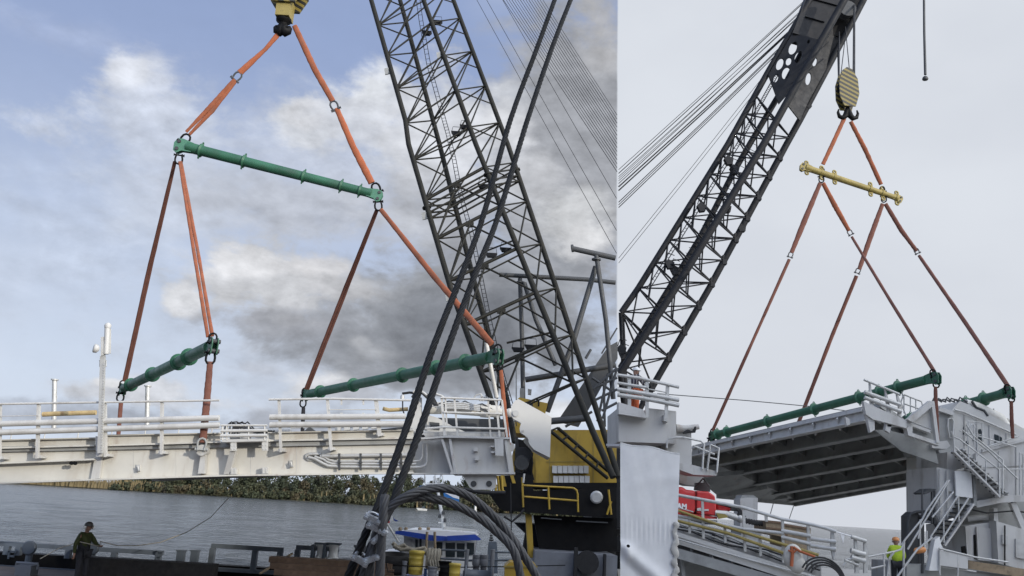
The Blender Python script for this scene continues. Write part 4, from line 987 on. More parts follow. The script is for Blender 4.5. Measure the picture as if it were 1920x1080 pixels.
    prof = [(0, .070), (.02, .070), (.045, .060), (.062, .040), (.070, .012)]
    hm._lathe(top, (0, 0, 1), [(a * h, r * h) for a, r in prof], 16)
    hm.prism([top + fw * (.05 * h) + lf * (.055 * h), top + fw * (.098 * h) + lf * (.03 * h), top + fw * (.098 * h) - lf * (.03 * h), top + fw * (.05 * h) - lf * (.055 * h)], (0, 0, .008 * h))
    ho = hm.build('hard_hat', helmet, body)
    if muffs:
        mf = MB()
        for q in (-1, 1): mf._lathe(hd + lf * (.062 * q * h) - Vector((0, 0, .015 * h)), lf * q, [(0, .03 * h), (.03 * h, .026 * h)], 12)
        mf.build('ear_muffs', 'helmetw', ho)
    return body
pf = Vector((Q(148, 1082, 28.3).x, 28.3, DZ))
person(pf, 1.83, R(-18), dict(rel=(-.03, -.17, .64), rwr=(-.02, -.17, .49), lel=(.10, .16, .64), lwr=(.24, .09, .625), nose=(.085, 0, .90), wai=(0, 0, .60), hd1=(.028, 0, .925), lan=(.06, .07, .05), lto=(.15, .08, .018), lkn=(.05, .065, .28)),
       'worker in grey helmet and shade-darkened yellow jacket holding a line at the barge rail',
       [('jacket', ['torso', 'sleeves'], 'shadevis', lambda k: 1.3 if k in ('lel', 'rel', 'lwr', 'rwr', 'lsh', 'rsh') else 1.42), ('overalls', ['legs'], 'overall', 1.28), ('bib', ['torso'], 'overall', lambda k: {'nec': .5, 'lsh': .55, 'rsh': .55}.get(k, 1.5))],
       R(-10), 'helmetg', True)
def tag_line():
    h = pf + Matrix.Rotation(R(-18), 3, 'Z') @ Vector((.29 * 1.83, .08 * 1.83, .615 * 1.83))
    pts = [Q(75, 1048, 27.6), Q(110, 1028, 28), Q(150, 1016, 28.1), h, Q(188, 1015, 28.4), Q(220, 1023, 29), Q(258, 1023, 30), Q(300, 1017, 31), Q(350, 998, 32.5), Q(395, 970, 34), Q(430, 932, 35.5)]
    m_ = MB(); m_.tube(pts, .014, 6); solo(m_, 'tag_line', 'rope', 'thin slack rope running from the worker\'s hand up across the river', 'rope')
tag_line()

# ------------------------------------------------------------------ barge rail and deck gear
def deck_rail(x0, x1, ytop, Y, posts, label, lower=True):
    t = thing('barge_rail', Q((x0 + x1) / 2, 1064, Y), label, 'railing', 'steel rails along the barge edge')
    a, b = Q(x0, ytop, Y), Q(x1, ytop + (x1 - x0) * .018, Y); zb = DZ + .5
    b.z = a.z
    m_ = MB(); m_.beam(a, b, .15, .15)
    if lower: m_.beam(Vector((a.x, Y, a.z - .78)), Vector((b.x, Y, b.z - .78)), .12, .13)
    m_.build('rail', 'steelblue', t)
    for p in posts:
        q = MB(); X = Q(p, ytop, Y).x; q.box((X, Y, (a.z + zb) / 2 - .1), (.09, 0, 0), (0, .10, 0), (.0, 0, (a.z - zb) / 2 + .02)); q.build('post', 'steelblue', t)
    return t
RY = 32.6
deck_rail(-30, 308, 1017, RY, (16, 38, 132, 218, 301), 'longest dark blue grey barge rail behind the worker at far left')
deck_rail(397, 532, 1023, RY, (400, 480, 527), 'dark barge rail with two bars left of the timber stack')
deck_rail(556, 636, 1026, RY, (559, 630), 'short barge rail with two white rollers beside the timber stack', False)
for x in (22, 298):
    m_ = MB(); c = Q(x + 2, 1034, RY - .2); m_.box(c, (.14, 0, 0), (0, .03, 0), (0, 0, .03)); m_.box(c + Vector((-.11, 0, -.12)), (.03, 0, 0), (0, .03, 0), (0, 0, .13)); m_.box(c + Vector((.0, 0, -.16)), (.08, 0, 0), (0, .03, 0), (0, 0, .03))
    solo(m_, 'rail_bracket', 'steelblue', 'hooked bracket on the long barge rail, %s' % ('at the far left edge' if x < 100 else 'at its right end'), 'bracket', 'hooked brackets on the barge rail')
for x, lb in ((57.5, 'round grey vent head standing left of the worker'), (175, 'round grey vent head just right of the worker')):
    t = thing('vent_head', (Q(x, 1028, 31.5).x, 31.5, DZ), lb, 'vent', 'round vents on the barge deck'); c = Q(x, 1027, 31.5)
    m_ = MB(); m_._lathe(c + Vector((0, -.15, 0)), (0, 1, 0), [(0, .20), (.02, .235), (.11, .235), (.14, .2)], 24); m_.build('hood', 'steelblue', t)
    m_ = MB(); m_.tube([(c.x, 31.5, DZ), (c.x, 31.5, c.z - .15)], .11, 12); m_.build('stem', 'steelblue', t)
for x, lb in ((340, 'small square deck post left of the rail gap'), (366, 'small square deck post nearest the two bar rail')):
    m_ = MB(); c = Q(x, 1034, 32.2); m_.abox(c.x - .12, c.x + .12, 32.1, 32.34, DZ, c.z); m_.abox(c.x - .15, c.x + .15, 32.07, 32.37, c.z + .002, c.z + .05)
    solo(m_, 'deck_post', 'steelblue', lb, 'post', 'square deck posts')
for x, lb in ((603, 'left white fairlead roller behind the timber stack'), (625, 'right white fairlead roller behind the timber stack')):
    t = thing('fairlead_roller', (Q(x, 1030, 32.2).x, 32.2, DZ + .55), lb, 'roller', 'white fairlead rollers'); c = Q(x, 1034, 32.2)
    m_ = MB(); m_._lathe(c - Vector((0, 0, .22)), (0, 0, 1), [(0, .22), (.05, .17), (.2, .15), (.38, .17), (.45, .22)], 18); m_.build('roller', 'helmetw', t)
    m_ = MB(); m_.abox(c.x - .34, c.x - .24, 32.0, 32.4, c.z - .3, c.z + .22); m_.abox(c.x - .25, c.x + .25, 32.02, 32.38, c.z + .24, c.z + .29); m_.build('bracket', 'steelblue', t)
m_ = MB(); c = Q(652, 1035, 32.2); m_._lathe((c.x, 32.2, DZ + .5), (0, 0, 1), [(0, .2), (.25, .2), (.3, .3), (.45, .3)], 16); m_._lathe(Q(676, 1038, 32.2) - Vector((0, 0, .2)), (0, 0, 1), [(0, .22), (.4, .22), (.42, .26), (.48, .26)], 16)
solo(m_, 'mooring_bollard', 'dock', 'pair of pale grey bollards left of the black ropes', 'bollard')
# dark timber baulk and the stacked planks
t = thing('timber_baulk', Q(280, 1080, 29.5), 'long black tarred timber baulk lying beside the worker', 'timber')
m_ = MB(); a, b = Q(156, 1042, 29.8), Q(405, 1046, 29.8)
m_.abox(a.x, b.x, 29.6, 30.2, DZ, a.z - .02); m_.build('baulk', 'wooddark', t)
for k in range(3):
    a = Q(500, 1043 + 11 * k, 30 - .1 * k); b = Q(742, 1043 + 11 * k, 30 - .1 * k)
    m_ = MB(); yy = 30 - .22 * k; top = a.z; x0 = Q(498 + 9 * k, 1050, yy).x + (0 if k else .1); x1 = Q(735 + 4 * k, 1050, yy).x
    for j in range(2): m_.abox(x0 + .1 * j, x1 - .15 * j, yy + .3 * j, yy + .29 + .3 * j, top - .185, top)
    solo(m_, 'timber_plank', 'wood', ('topmost brown beam of the timber stack beside the black ropes', 'middle brown beam of the timber stack beside the black ropes', 'lowest brown beam of the timber stack beside the black ropes')[k], 'timber', 'brown beams stacked on the deck')
m_ = MB(); a, b = Q(488, 1075, 29.3), Q(548, 1038, 31.2); m_.beam(a, b, .07, .05); solo(m_, 'wooden_batten', 'woodgrey', 'thin wooden batten leaning against the left end of the timber stack', 'batten')
m_ = MB(); c = Q(50, 1062, 30); m_.abox(c.x - .25, c.x + .25, 29.8, 30.3, DZ, c.z + .05); m_.tube([(c.x - .35, 30, DZ + .2), (c.x - .35, 30, c.z + .1), (c.x + .35, 30, c.z + .1), (c.x + .35, 30, DZ + .2)], .04, 6)
solo(m_, 'deck_box', 'dock', 'small grey box with a handle frame on the deck at far left', 'box')
m_ = MB(); c = Q(468, 1068, 29.6); m_._lathe((c.x, 29.6, DZ), (0, 0, 1), [(0, .14), (.2, .13), (.3, .13), (.34, .17), (.4, .16)], 14); solo(m_, 'small_bollard', 'dock', 'lone small bollard on the deck between the two timbers', 'bollard')

# containers, ropes and posts at the barge stern
def drum(px0, px1, py0, py1, Y, m, name, label, cat, lid=None, rings=3, squareish=False, group=None):
    a, b = Q(px0, py0, Y), Q(px1, py0, Y); r = (b.x - a.x) / 2; c = Vector(((a.x + b.x) / 2, Y + r, 0)); zt = a.z; zb = Q(px0, py1, Y).z
    t = thing(name, (c.x, c.y, zb), label, cat, group); H_ = zt - zb
    prof = [(0, r * .86), (.02 * H_, r * .9)]
    for k in range(rings): q = (k + 1) / (rings + 1); prof += [(H_ * (q - .03), r * (.9 + .07 * q)), (H_ * q, r * (.96 + .06 * q)), (H_ * (q + .03), r * (.9 + .07 * q))]
    prof += [(H_ * .93, r * .97), (H_ * .94, r * 1.03), (H_, r * 1.03)]
    n_ = 20
    m1 = MB(); m1._lathe((c.x, c.y, zb), (0, 0, 1), prof, n_); m1.build('barrel', m, t)
    if lid: m1 = MB(); m1._lathe((c.x, c.y, zt + .002), (0, 0, 1), [(0, r * 1.06), (.06 * H_, r * 1.06), (.10 * H_, r * .8)], n_); m1.build('lid', lid, t)
    return t
YB = 30.2
drum(766, 795, 1036, 1078, YB, 'drum', 'plastic_drum', 'tall yellow plastic drum beside the coiled mooring rope', 'drum', 'drum')
drum(842, 864, 1059, 1090, 29.0, 'drum', 'plastic_drum', 'short yellow bin with a rimmed lid in front of the wheelhouse windows', 'drum', 'drum', 1)
drum(751, 766, 1037, 1056, 31.5, 'blueplastic', 'plastic_drum', 'dark blue drum behind the tall yellow drum', 'drum')
drum(795, 801, 1066, 1090, 29.5, 'blueplastic', 'plastic_drum', 'narrow blue drum right of the tall yellow drum', 'drum')
drum(802, 820, 1063, 1092, 29.0, 'dock', 'steel_drum', 'pale grey steel drum below the coiled mooring rope', 'drum')
drum(822, 846, 1052, 1092, 30.0, 'black', 'steel_drum', 'black steel drum between the rope coil and the short yellow bin', 'drum')
t = thing('tyre_fender', Q(738, 1072, 30.5), 'black rubber tyre fender lying behind the wire ropes at the stern', 'fender')
for k in range(2):
    c = Q(738, 1063 - k * 14, 31.0); m_ = MB(); m_.tube(arc(c, .46, 0, 2 * pi, (1, 0, 0), (0, 1, .1), 20)[:-1], .19, 10, closed=True); m_.build('tyre', 'rubber', t)
m_ = MB()
for k in range(9): m_.tube(arc(Q(814, 1048, 30.6) + Vector((-.22 + .05 * k, 0, 0)), .30 + .02 * (k % 2), 0, 2 * pi, (0, 1, 0), (0, 0, 1), 20)[:-1], .035, 6, closed=True)
for k in range(4): m_.tube([Q(806 + 5 * k, 1050, 30.2), Q(808 + 5 * k, 1062, 30.1), Q(812 + 4 * k, 1070, 30.1)], .035, 6)
solo(m_, 'rope_coil', 'rope', 'thick coil of pale mooring rope hanging beside the yellow drum', 'rope coil')
m_ = MB(); m_.tube(QQ([(736, 1018), (745, 1026), (760, 1028), (775, 1034), (790, 1030), (802, 1040)], 31.5), .07, 8); m_.tube(QQ([(738, 1023), (752, 1031), (768, 1029), (784, 1036), (800, 1034)], 31.4), .07, 8); m_.tube(QQ([(740, 1028), (758, 1022), (770, 1032), (796, 1027), (806, 1044)], 31.45), .06, 8)
solo(m_, 'mooring_rope', 'rope', 'tangled pale mooring rope lying over the stern gear left of the wheelhouse', 'rope')
def stanchion(x, y0, w_, lb, Y=30.0):
    c = Q(x, y0, Y); m_ = MB(); r = px(w_, Y) / 2; m_.tube([(c.x, Y, DZ - .3), (c.x, Y, c.z)], r, 12); m_._lathe(c, (0, 0, 1), [(0, r * 1.12), (.05, r * 1.12)], 12); solo(m_, 'rail_post', 'dock', lb, 'post', 'grey posts along the stern')
stanchion(759, 1055, 8, 'grey rail post left of the tall yellow drum', 29.5); stanchion(876, 1033, 7, 'thin grey post in front of the right wheelhouse windows'); stanchion(924, 1033, 8, 'tall grey post right of the double bollard')
t = thing('double_bollard', (Q(902, 1080, 30.5).x, 30.5, DZ - .2), 'grey double bollard with two thick heads on the stern', 'bollard')
for x in (894, 908): m_ = MB(); c = Q(x, 1040, 30.5); m_._lathe((c.x, 30.5, DZ - .2), (0, 0, 1), [(0, .1), (.4, .1), (c.z - DZ, .1), (c.z - DZ + .02, .135), (c.z - DZ + .2, .135)], 14); m_._lathe((c.x, 30.5, c.z - .35), (0, 0, 1), [(0, .12), (.05, .14), (.2, .14), (.25, .12)], 14); m_.build('head', 'dock', t)
t = thing('stern_rail', Q(900, 1060, 30.6), 'grey stern rail with wire lines in front of the tugboat', 'railing')
m_ = MB()
for pts in ([(806, 1030), (876, 1033)], [(924, 1035), (966, 1036), (968, 1040)], [(820, 1047), (876, 1050)], [(876, 1051), (970, 1050)]): m_.tube(QQ(pts, 30.6), .035, 8)
m_.build('rail', 'steelblue', t); m_ = MB(); m_.tube(QQ([(720, 1054), (760, 1061), (840, 1064), (960, 1062), (1060, 1060)], 29.4), .018, 6); m_.tube(QQ([(724, 1054), (727, 1072), (757, 1074)], 29.6), .02, 6); m_.build('wire_line', 'wire', t)
t = thing('deck_chest', Q(975, 1090, 28.6), 'yellow chest with sloping lid at the stern under the rope loop', 'chest')
m_ = MB(); m_.poly([(946, 1062), (956, 1054), (1000, 1055), (1006, 1062), (1006, 1100), (946, 1100)], 28.6, 1.2); m_.build('chest', 'yellow', t); m_ = MB(); m_.poly([(944, 1061), (1008, 1061), (1008, 1064), (944, 1064)], 28.55, .05); m_.build('lid_rim', 'ochre', t)
t = thing('stern_winch', Q(880, 1085, 29.2), 'dark grey rope winch low at the stern', 'winch')
m_ = MB(); m_._lathe(Q(872, 1078, 29.4), (1, 0, 0), [(0, .3), (.04, .3), (.05, .18), (.8, .18), (.81, .3), (.85, .3)], 16); m_.build('drum', 'steelblue', t); m_ = MB(); m_.poly([(868, 1070), (905, 1070), (908, 1095), (866, 1095)], 29.9, .1); m_.build('frame', 'steelblue', t)

# ------------------------------------------------------------------ boats, buoy, flags
def tug():
    Y = 42.0
    t = thing('tug_boat', (Q(830, 1060, Y).x, Y, 0), 'tugboat with white wheelhouse under a royal blue roof edge moored at the stern', 'tugboat')
    h = MB(); xs = Q(722, 1075, Y).x, Q(935, 1075, Y).x
    n_ = 10; vs = []; 
    for zz, sh in ((-.4, .7), (.3, .9), (1.0, 1.0)):
        for i in range(2 * n_):
            u = i / n_ if i < n_ else (2 * n_ - i) / n_; sgn = -1 if i < n_ else 1
            x = xs[0] - 2 + (xs[1] - xs[0] + 4) * u; half = 2.6 * sh * (1 - abs(2 * u - 1) ** 4 * .85); vs.append((x, Y + 2.2 + sgn * half, zz))
    h.add(vs, [(r * 2 * n_ + i, r * 2 * n_ + (i + 1) % (2 * n_), (r + 1) * 2 * n_ + (i + 1) % (2 * n_), (r + 1) * 2 * n_ + i) for r in range(2) for i in range(2 * n_)] + [tuple(range(4 * n_, 6 * n_))])
    h.build('hull', 'bluepaint', t)
    c = MB(); c.poly([(716, 1035), (770, 1035), (770, 1062), (716, 1062)], Y + .5, 3); co = c.build('cabin', 'helmetw', t)
    for x in (734, 748): q = MB(); q.poly([(x, 1036), (x + 11, 1036), (x + 11, 1044), (x, 1044)], Y + .47, .05); q.build('window', 'glass', co)
    wmb = MB(); wmb.poly([(757, 1002), (893, 1010), (888, 1040), (884, 1075), (757, 1075)], Y, 3.6); wo = wmb.build('wheelhouse', 'helmetw', t)
    for x0, x1, y0, y1, nm in ((836, 853, 1018, 1044, 'a'), (857, 871, 1019, 1044, 'b'), (876, 889, 1018, 1040, 'c'), (818, 829, 1017, 1040, 'd'), (779, 783, 1012, 1038, 'e'), (787, 790, 1010, 1036, 'e')):
        q = MB(); q.poly([(x0 - .8, y0 - 1), (x1 + .8, y0 - .6), (x1 + .4, y1 + 1), (x0 - .6, y1 + 1)], Y - .03, .05); qo = q.build('window', 'dock', wo)
        q = MB(); q.poly([(x0, y0), (x1, y0 + .3), (x1 - .6, y1), (x0, y1)], Y - .045, .03); q.build('pane', 'glass', qo)
    q = MB(); q.poly([(760, 1010), (774, 1011), (774, 1045), (760, 1045)], Y - .03, .05); q.build('door', 'palegrey', wo)
    r = MB()
    zA = Q(741, 996, Y); zB = Q(820, 1006, Y - .6); zC = Q(892, 1002, Y - .6); zD = Q(902, 1011, Y - .9)
    r.poly([(741, 996), (752, 995), (815, 1004), (842, 1006), (838, 1014), (808, 1014), (741, 1001)], Y - .55, .12)
    r.poly([(838, 1005), (891, 1002), (902, 1011), (900, 1013), (838, 1014)], Y - .7, .16); r.build('roof_edge', 'bluepaint', t)
    r = MB(); r.poly([(744, 997), (765, 993), (830, 995), (890, 999), (896, 1004), (842, 1006), (815, 1004), (752, 996)], Y - .4, 4.2); r.build('roof', 'helmetw', t)
    q = MB(); q.beam(Q(836, 990, Y + 1.5), Q(892, 996, Y + 1.5), .18, .14); q.tube(QQ([(834, 998), (834, 988)], Y + 1.5), .07, 8); q.build('radar_scanner', 'white', t)
    q = MB(); q.sphere(Q(862, 1000, Y + .2), .16, 12, 8, (1.4, 1, .9)); q.build('dome', 'white', t)
    ms = MB(); ms.tube(QQ([(834, 998), (826, 950), (820, 915), (814, 893)], Y + 1.6), [.10, .08, .07, .05], 8); mo = ms.build('mast', 'helmetw', t)
    for pts in ([(797, 893), (797, 908), (832, 907), (829, 890)], [(822, 970), (829, 969)], [(822, 980), (830, 980)], [(822, 905), (829, 884)], [(820, 905), (816, 888), (812, 905)], [(797, 906), (796, 884)]): ms = MB(); ms.tube(QQ(pts, Y + 1.55), .035, 6); ms.build('crosstree', 'helmetw', mo)
    for x, y in ((831, 965), (834, 979), (824, 971)): q = MB(); q._lathe(Q(x, y, Y + 1.5), (0, 0, 1), [(0, .07), (.16, .07), (.18, .04)], 10); q.build('navigation_lamp', 'darkgrey', mo)
    for pts, m_ in (([(832, 923), (860, 927), (861, 943), (845, 939), (832, 934)], 'flagblue'), ([(834, 924), (861, 928), (861, 936), (850, 933)], 'flagwhite'), ([(783, 918), (787, 911), (795, 910), (796, 914), (790, 918)], 'flagblue')):
        q = MB(); yy = Y + 1.4 - (.03 if m_ == 'flagwhite' else 0); q.poly(pts, yy, .02); q.build('flag', m_, mo)
    q = MB(); q.tube(QQ([(725, 980), (748, 1017)], Y - .5), .05, 6); q.build('ensign_staff', 'white', t)
    for pts, m_ in (([(724, 973), (730, 970), (731, 980), (727, 981)], 'flagred'), ([(731, 962), (736, 969), (737, 976), (731, 980), (730, 970)], 'flagwhite'), ([(737, 970), (742, 975), (747, 976), (743, 978), (739, 976)], 'bluepaint')):
        q = MB(); q.poly(pts, Y - .5, .02); q.build('ensign', m_, t)
    q = MB()
    for x in (750, 761, 787, 803): q._lathe(Q(x, 995, Y - .2), (0, 0, 1), [(0, .07), (.10, .09), (.16, .04)], 8)
    for x0, x1 in ((799, 801), (816, 815)): q.tube(QQ([(x0, 1030), (x1, 997)], Y - .8), .06, 6)
    q.build('roof_lamp', 'woodgrey', t)
tug()
t = thing('channel_buoy', (Q(924, 1050, 40).x, 40, 0), 'dark grey buoy with a black topmark right of the tugboat', 'buoy')
m_ = MB(); m_.poly([(916, 1016), (931, 1016), (933, 1036), (933, 1075), (914, 1075), (914, 1036)], 40, .5); m_.build('float', 'steelblue', t)
m_ = MB()
for k in range(3): m_._lathe(Q(921, 1014 - 4 * k, 40.2), (0, 0, 1), [(0, .1 - .02 * k), (.06, .1 - .02 * k)], 10)
m_.tube(QQ([(921, 1016), (920, 985)], 40.2), .012, 5); m_.build('topmark', 'black', t)
t = thing('motor_boat', (Q(791, 955, 470).x, 470, 0), 'tiny white motorboat on the river below the far woods', 'boat')
c = Q(791, 955, 470); m_ = MB(); x = c.x
m_.add([(x - 2.9, 470, 1.0), (x + 2.6, 470, .7), (x + 2.6, 472, .7), (x - 2.9, 471, 1.0), (x - 1.9, 470.2, -.2), (x + 2.5, 470.2, -.2), (x + 2.5, 471.8, -.2), (x - 1.9, 471, -.2)], [(0, 1, 2, 3), (0, 4, 5, 1), (1, 5, 6, 2), (2, 6, 7, 3), (3, 7, 4, 0)]); m_.build('hull', 'white', t)
m_ = MB(); m_.prism([(x - .5, 470.4, 1.002), (x + 1.4, 470.4, 1.002), (x + 1.2, 470.4, 1.9), (x + .3, 470.4, 1.9)], (0, 1.1, 0)); m_.build('windscreen', 'glass', t)
m_ = MB(); c = Q(892, 956, 540); x = c.x; m_.abox(x - .7, x + .7, 539.5, 541, -.3, 1.2); m_.tube([(x - .3, 540, 1.2), (x - .3, 540, 7)], .7, 8); m_.abox(x - 1.4, x + .4, 539.5, 540.5, 6.2, 7.0)
solo(m_, 'shore_beacon', 'white', 'tiny white beacon at the far shore under the crane platform', 'beacon')
# ------------------------------------------------------------------ right crane
def plate(outer, holes, Y, depth):
    """steel plate with oval cut-outs: outline and holes in sight-line coordinates on y = Y (x, y -> Y may be a function)"""
    f = Y if callable(Y) else (lambda x, y: Y)
    bm = bmesh.new(); es = []
    def loop(pts):
        vs = [bm.verts.new(Q(x, y, f(x, y))) for x, y in pts]
        for i in range(len(vs)): es.append(bm.edges.new((vs[i], vs[(i + 1) % len(vs)])))
    loop(outer)
    for (cx, cy, rx, ry, rot) in holes:
        loop([(cx + rx * cos(a) * cos(rot) - ry * sin(a) * sin(rot), cy + rx * cos(a) * sin(rot) + ry * sin(a) * cos(rot)) for a in [2 * pi * i / 16 for i in range(16)]])
    bmesh.ops.triangle_fill(bm, use_beauty=True, use_dissolve=False, edges=es)
    r = bmesh.ops.extrude_face_region(bm, geom=bm.faces[:])
    for v in [g for g in r['geom'] if isinstance(g, bmesh.types.BMVert)]: v.co += Vector((0, depth, 0))
    bmesh.ops.recalc_face_normals(bm, faces=bm.faces[:])
    mb = MB(); bm.verts.index_update(); mb.add([v.co.copy() for v in bm.verts], [tuple(v.index for v in f_.verts) for f_ in bm.faces]); bm.free(); return mb
def right_crane():
    t = thing('lattice_crane', (Q(1190, 750, 55).x, 55, 1.45), 'near black lattice boom crane leaning up to the right against plain grey sky', 'crane')
    def yc(y): return 56 - (760 - y) * .006
    E_ = [(1165, 586), (1197, 540), (1365, 270), (1440, 135), (1530, -20)]
    H_ = [(1205, 757), (1330, 540), (1475, 270), (1500, 225), (1600, 37), (1640, -40)]
    A_ = [(1163, 700), (1267, 540), (1432, 270), (1490, 165), (1600, -30)]
    B_ = [(1163, 690), (1258, 535), (1310, 450), (1335, 402), (1377, 320), (1406, 270), (1470, 162), (1570, -30)]
    def at(pl, s, dy):                                # s in 0..1 along the boom by height
        ys = [q[1] for q in pl]; 
        y = s
        for (x0, y0), (x1, y1) in zip(pl, pl[1:]):
            if y >= y1 or (x1, y1) == pl[-1]:
                x = x0 + (x1 - x0) * (y - y0) / (y1 - y0); return Q(x, y, yc(y) + dy)
    b = MB()
    b.tube([Q(x, y, yc(y)) for x, y in E_], .20, 10); b.tube([Q(x, y, yc(y)) for x, y in H_], .21, 10)
    b.tube([Q(x, y, yc(y) - 1.8) for x, y in A_], .23, 10); b.tube([Q(x, y, yc(y) + 1.8) for x, y in B_], .20, 10)
    boom = b.build('boom', 'boomdark', t)
    # nodes: E at y, A at y+off ... (stations measured on the left chord)
    st = [645, 590, 540, 493, 450, 408, 367, 327, 288, 250, 214, 178]
    def n(k, s):
        return (lambda y: at(E_, max(-19, min(585, y)), 0), lambda y: at(A_, max(-25, min(699, y + 48)), -1.8), lambda y: at(H_, max(-35, min(756, y + 80)), 0), lambda y: at(B_, max(-25, min(689, y + 35)), 1.8))[k](s)
    for i, s in enumerate(st):
        r = MB(); q = [n(k, s) for k in range(4)]
        if s + 30 < 586 + 31: r.tube([q[0], q[1]], .05, 6); r.tube([q[0], q[3]], .05, 6)
        r.tube([q[1], q[2]], .055, 6); r.tube([q[3], q[2]], .05, 6); r.tube([q[0], q[2]], .06, 6)
        if i + 1 < len(st):
            w = [n(k, st[i + 1]) for k in range(4)]; hmid = (s + st[i + 1]) / 2
            for a_, b_ in ((0, 1), (1, 2), (0, 3), (3, 2)):
                m_ = n(b_, hmid) if a_ in (1, 3) else n(a_, hmid)
                r.tube([q[a_].lerp(q[b_], .5), w[a_]], .048, 6); r.tube([q[a_], w[b_]], .05, 6)
            if i % 2: r.tube([q[0].lerp(q[2], .5), w[2]], .04, 6)
            r.box(q[2], (.14, 0, 0), (0, .2, 0), (0, 0, .3))
        r.build('lattice_bracing', 'boomdark', boom)
    f = MB(); ft = Q(1176, 812, 56.2)
    for p_ in (Q(1165, 586, yc(586)), Q(1163, 700, yc(700) - 1.8), Q(1163, 690, yc(690) + 1.8), Q(1205, 757, yc(757))): f.tube([p_, p_.lerp(ft, .5), ft], .18, 8)
    f.build('boom_foot', 'boomdark', boom)
    f = MB(); f.abox(ft.x - 2.2, ft.x + 2.2, 54.5, 60, 2.4, ft.z - .3); f.abox(ft.x - .5, ft.x + .5, 55.6, 56.8, ft.z - .298, ft.z + .3); f.build('crane_body', 'boomdark', t)
    f = MB(); f.abox(ft.x - 2.8, ft.x + 2.8, 53.5, 61, 1.45, 2.39); f.build('undercarriage', 'black', t)
    l = MB(); P1 = [Q(x + 15, y + 2, yc(y) - .3) for x, y in E_[1:4]]; P2 = [Q(x + 20, y + 4, yc(y) - .2) for x, y in E_[1:4]]
    l.tube(P1, .03, 6); l.tube(P2, .03, 6)
    for i in range(2):
        for k in range(45): l.tube([P1[i].lerp(P1[i + 1], k / 45), P2[i].lerp(P2[i + 1], k / 45)], .018, 5)
    for k in range(24): a = (1418 - k * 6.2, 272 + k * 10.3); l.tube([Q(a[0] - 8, a[1] - 4, yc(a[1])), Q(a[0] + 9, a[1] + 5, yc(a[1]) - 1.7)], .02, 5)
    l.build('boom_ladder', 'boomdark', boom)
    for x, y in ((1367, 300), (1378, 317), (1256, 495), (1266, 506), (1363, 390), (1316, 388), (1170, 665), (1166, 655)):
        c = Q(x, y, yc(y) - .9); f_ = MB(); f_.prism([c + Vector((a * .33, 0, b_ * .33)) for a, b_ in ((-.9, .3), (-.3, 1), (.9, .4), (.7, -.7), (-.3, -.9))], (0, .35, 0)); f_.tube([c + Vector((-.25, .1, .2)), c + Vector((-.1, .1, .75)), c + Vector((.3, .1, .6))], .03, 5); f_.build('floodlight', 'boomdark', boom)
    f_ = MB(); f_.poly([(1385, 428), (1390, 419), (1399, 424), (1398, 433), (1388, 434)], yc(425) - .2, .4); f_.poly([(1513, 198), (1518, 191), (1523, 199), (1516, 203)], yc(200) - .2, .4); f_.build('bracket', 'boomdark', boom)
    # plated boom head
    sl = R(-58)
    pe = plate([(1441, 140), (1486, 62), (1535, 74), (1527, 92), (1487, 165), (1461, 195)], [(1487, 90, 7, 13, R(25)), (1497, 107, 6, 12, R(25)), (1462.5, 120, 6, 12, R(25)), (1479, 115, 5, 8, R(25)), (1474, 137, 7, 12, R(22)), (1455, 147, 4, 8, R(25)), (1516, 78, 2.4, 4, R(25))], lambda x, y: 52.0 - (x - 1441) * .012, .12)
    hd = pe.build('perforated_plate', 'boomdark', t)
    pr = plate([(1531, 70), (1570, 12), (1617, 4), (1515, 192), (1500, 226), (1478, 198), (1490, 162)], [(1528, 116, 3.8, 8.5, R(18)), (1515.7, 147.5, 5, 12, R(12))], lambda x, y: 51.2 + (x - 1478) * .012, .12)
    pr.build('side_plate', 'boomdark', t)
    p = MB(); p.poly([(1486, 62), (1520, -25), (1600, -25), (1573, 14), (1549, 62), (1530, 75)], 51.4, 1.2)
    for a_, b_ in (((1510, 31), (1546, 41)), ((1519, -4), (1570, 10)), ((1487, 62), (1530, 74))): p.beam(Q(*a_, 51.35), Q(*b_, 51.35), .07, .16, (0, 1, 0))
    p.build('head_plate', 'boomdark', t)
    p = MB(); p.poly([(1562, 30), (1600, -40), (1630, -40), (1600, 36), (1580, 70), (1560, 66)], 52.2, .5); p.build('head_underside', 'black', t)
    p = MB(); p._lathe(Q(1590, 15, 51.2), (0, 1, 0), [(0, .55), (.12, .48), (.24, .55), (.4, .48), (.55, .55)], 20); p.build('head_sheave', 'darkgrey', t)
    # luffing ropes running down to the left
    for i, (x0, y0, x1, y1, r_) in enumerate([(1518, -8, 1160, 318, .02), (1514, -2, 1160, 325, .03), (1517, 8, 1160, 331, .02), (1515, 16, 1160, 339, .02), (1508, 20, 1160, 344, .025), (1505, 35, 1160, 350, .045), (1501, 41, 1160, 357, .045), (1497, 55, 1160, 379, .03), (1492, 62, 1160, 384, .025), (1488, 70, 1160, 389, .03), (1440, 132, 1160, 484, .017), (1443, 138, 1160, 493, .017), (1510, 12, 1160, 335, .018)]):
        q = MB(); q.tube([Q(x0, y0, 52.5), Q((x0 + x1) / 2, (y0 + y1) / 2 + 1.5, 54), Q(x1, y1, 51.5)], r_, 5); q.build('luffing_rope', 'wire', t)
    # hoist ropes to the hook block
    q = MB()
    for a_, b_ in (((1571, 95), (1572.5, 145)), ((1573.5, 60), (1573, 145)), ((1585, 50), (1593.5, 140)), ((1586, 60), (1576, 145)), ((1601, 8), (1600, 145)), ((1602.5, 8), (1602, 145))): q.tube([Q(*a_, 51.3), Q(*b_, 44.3)], .045 if a_[0] > 1600 or a_[0] < 1575 else .025, 6)
    q.build('hoist_rope', 'boomdark', t)
right_crane()
KY = 44.0
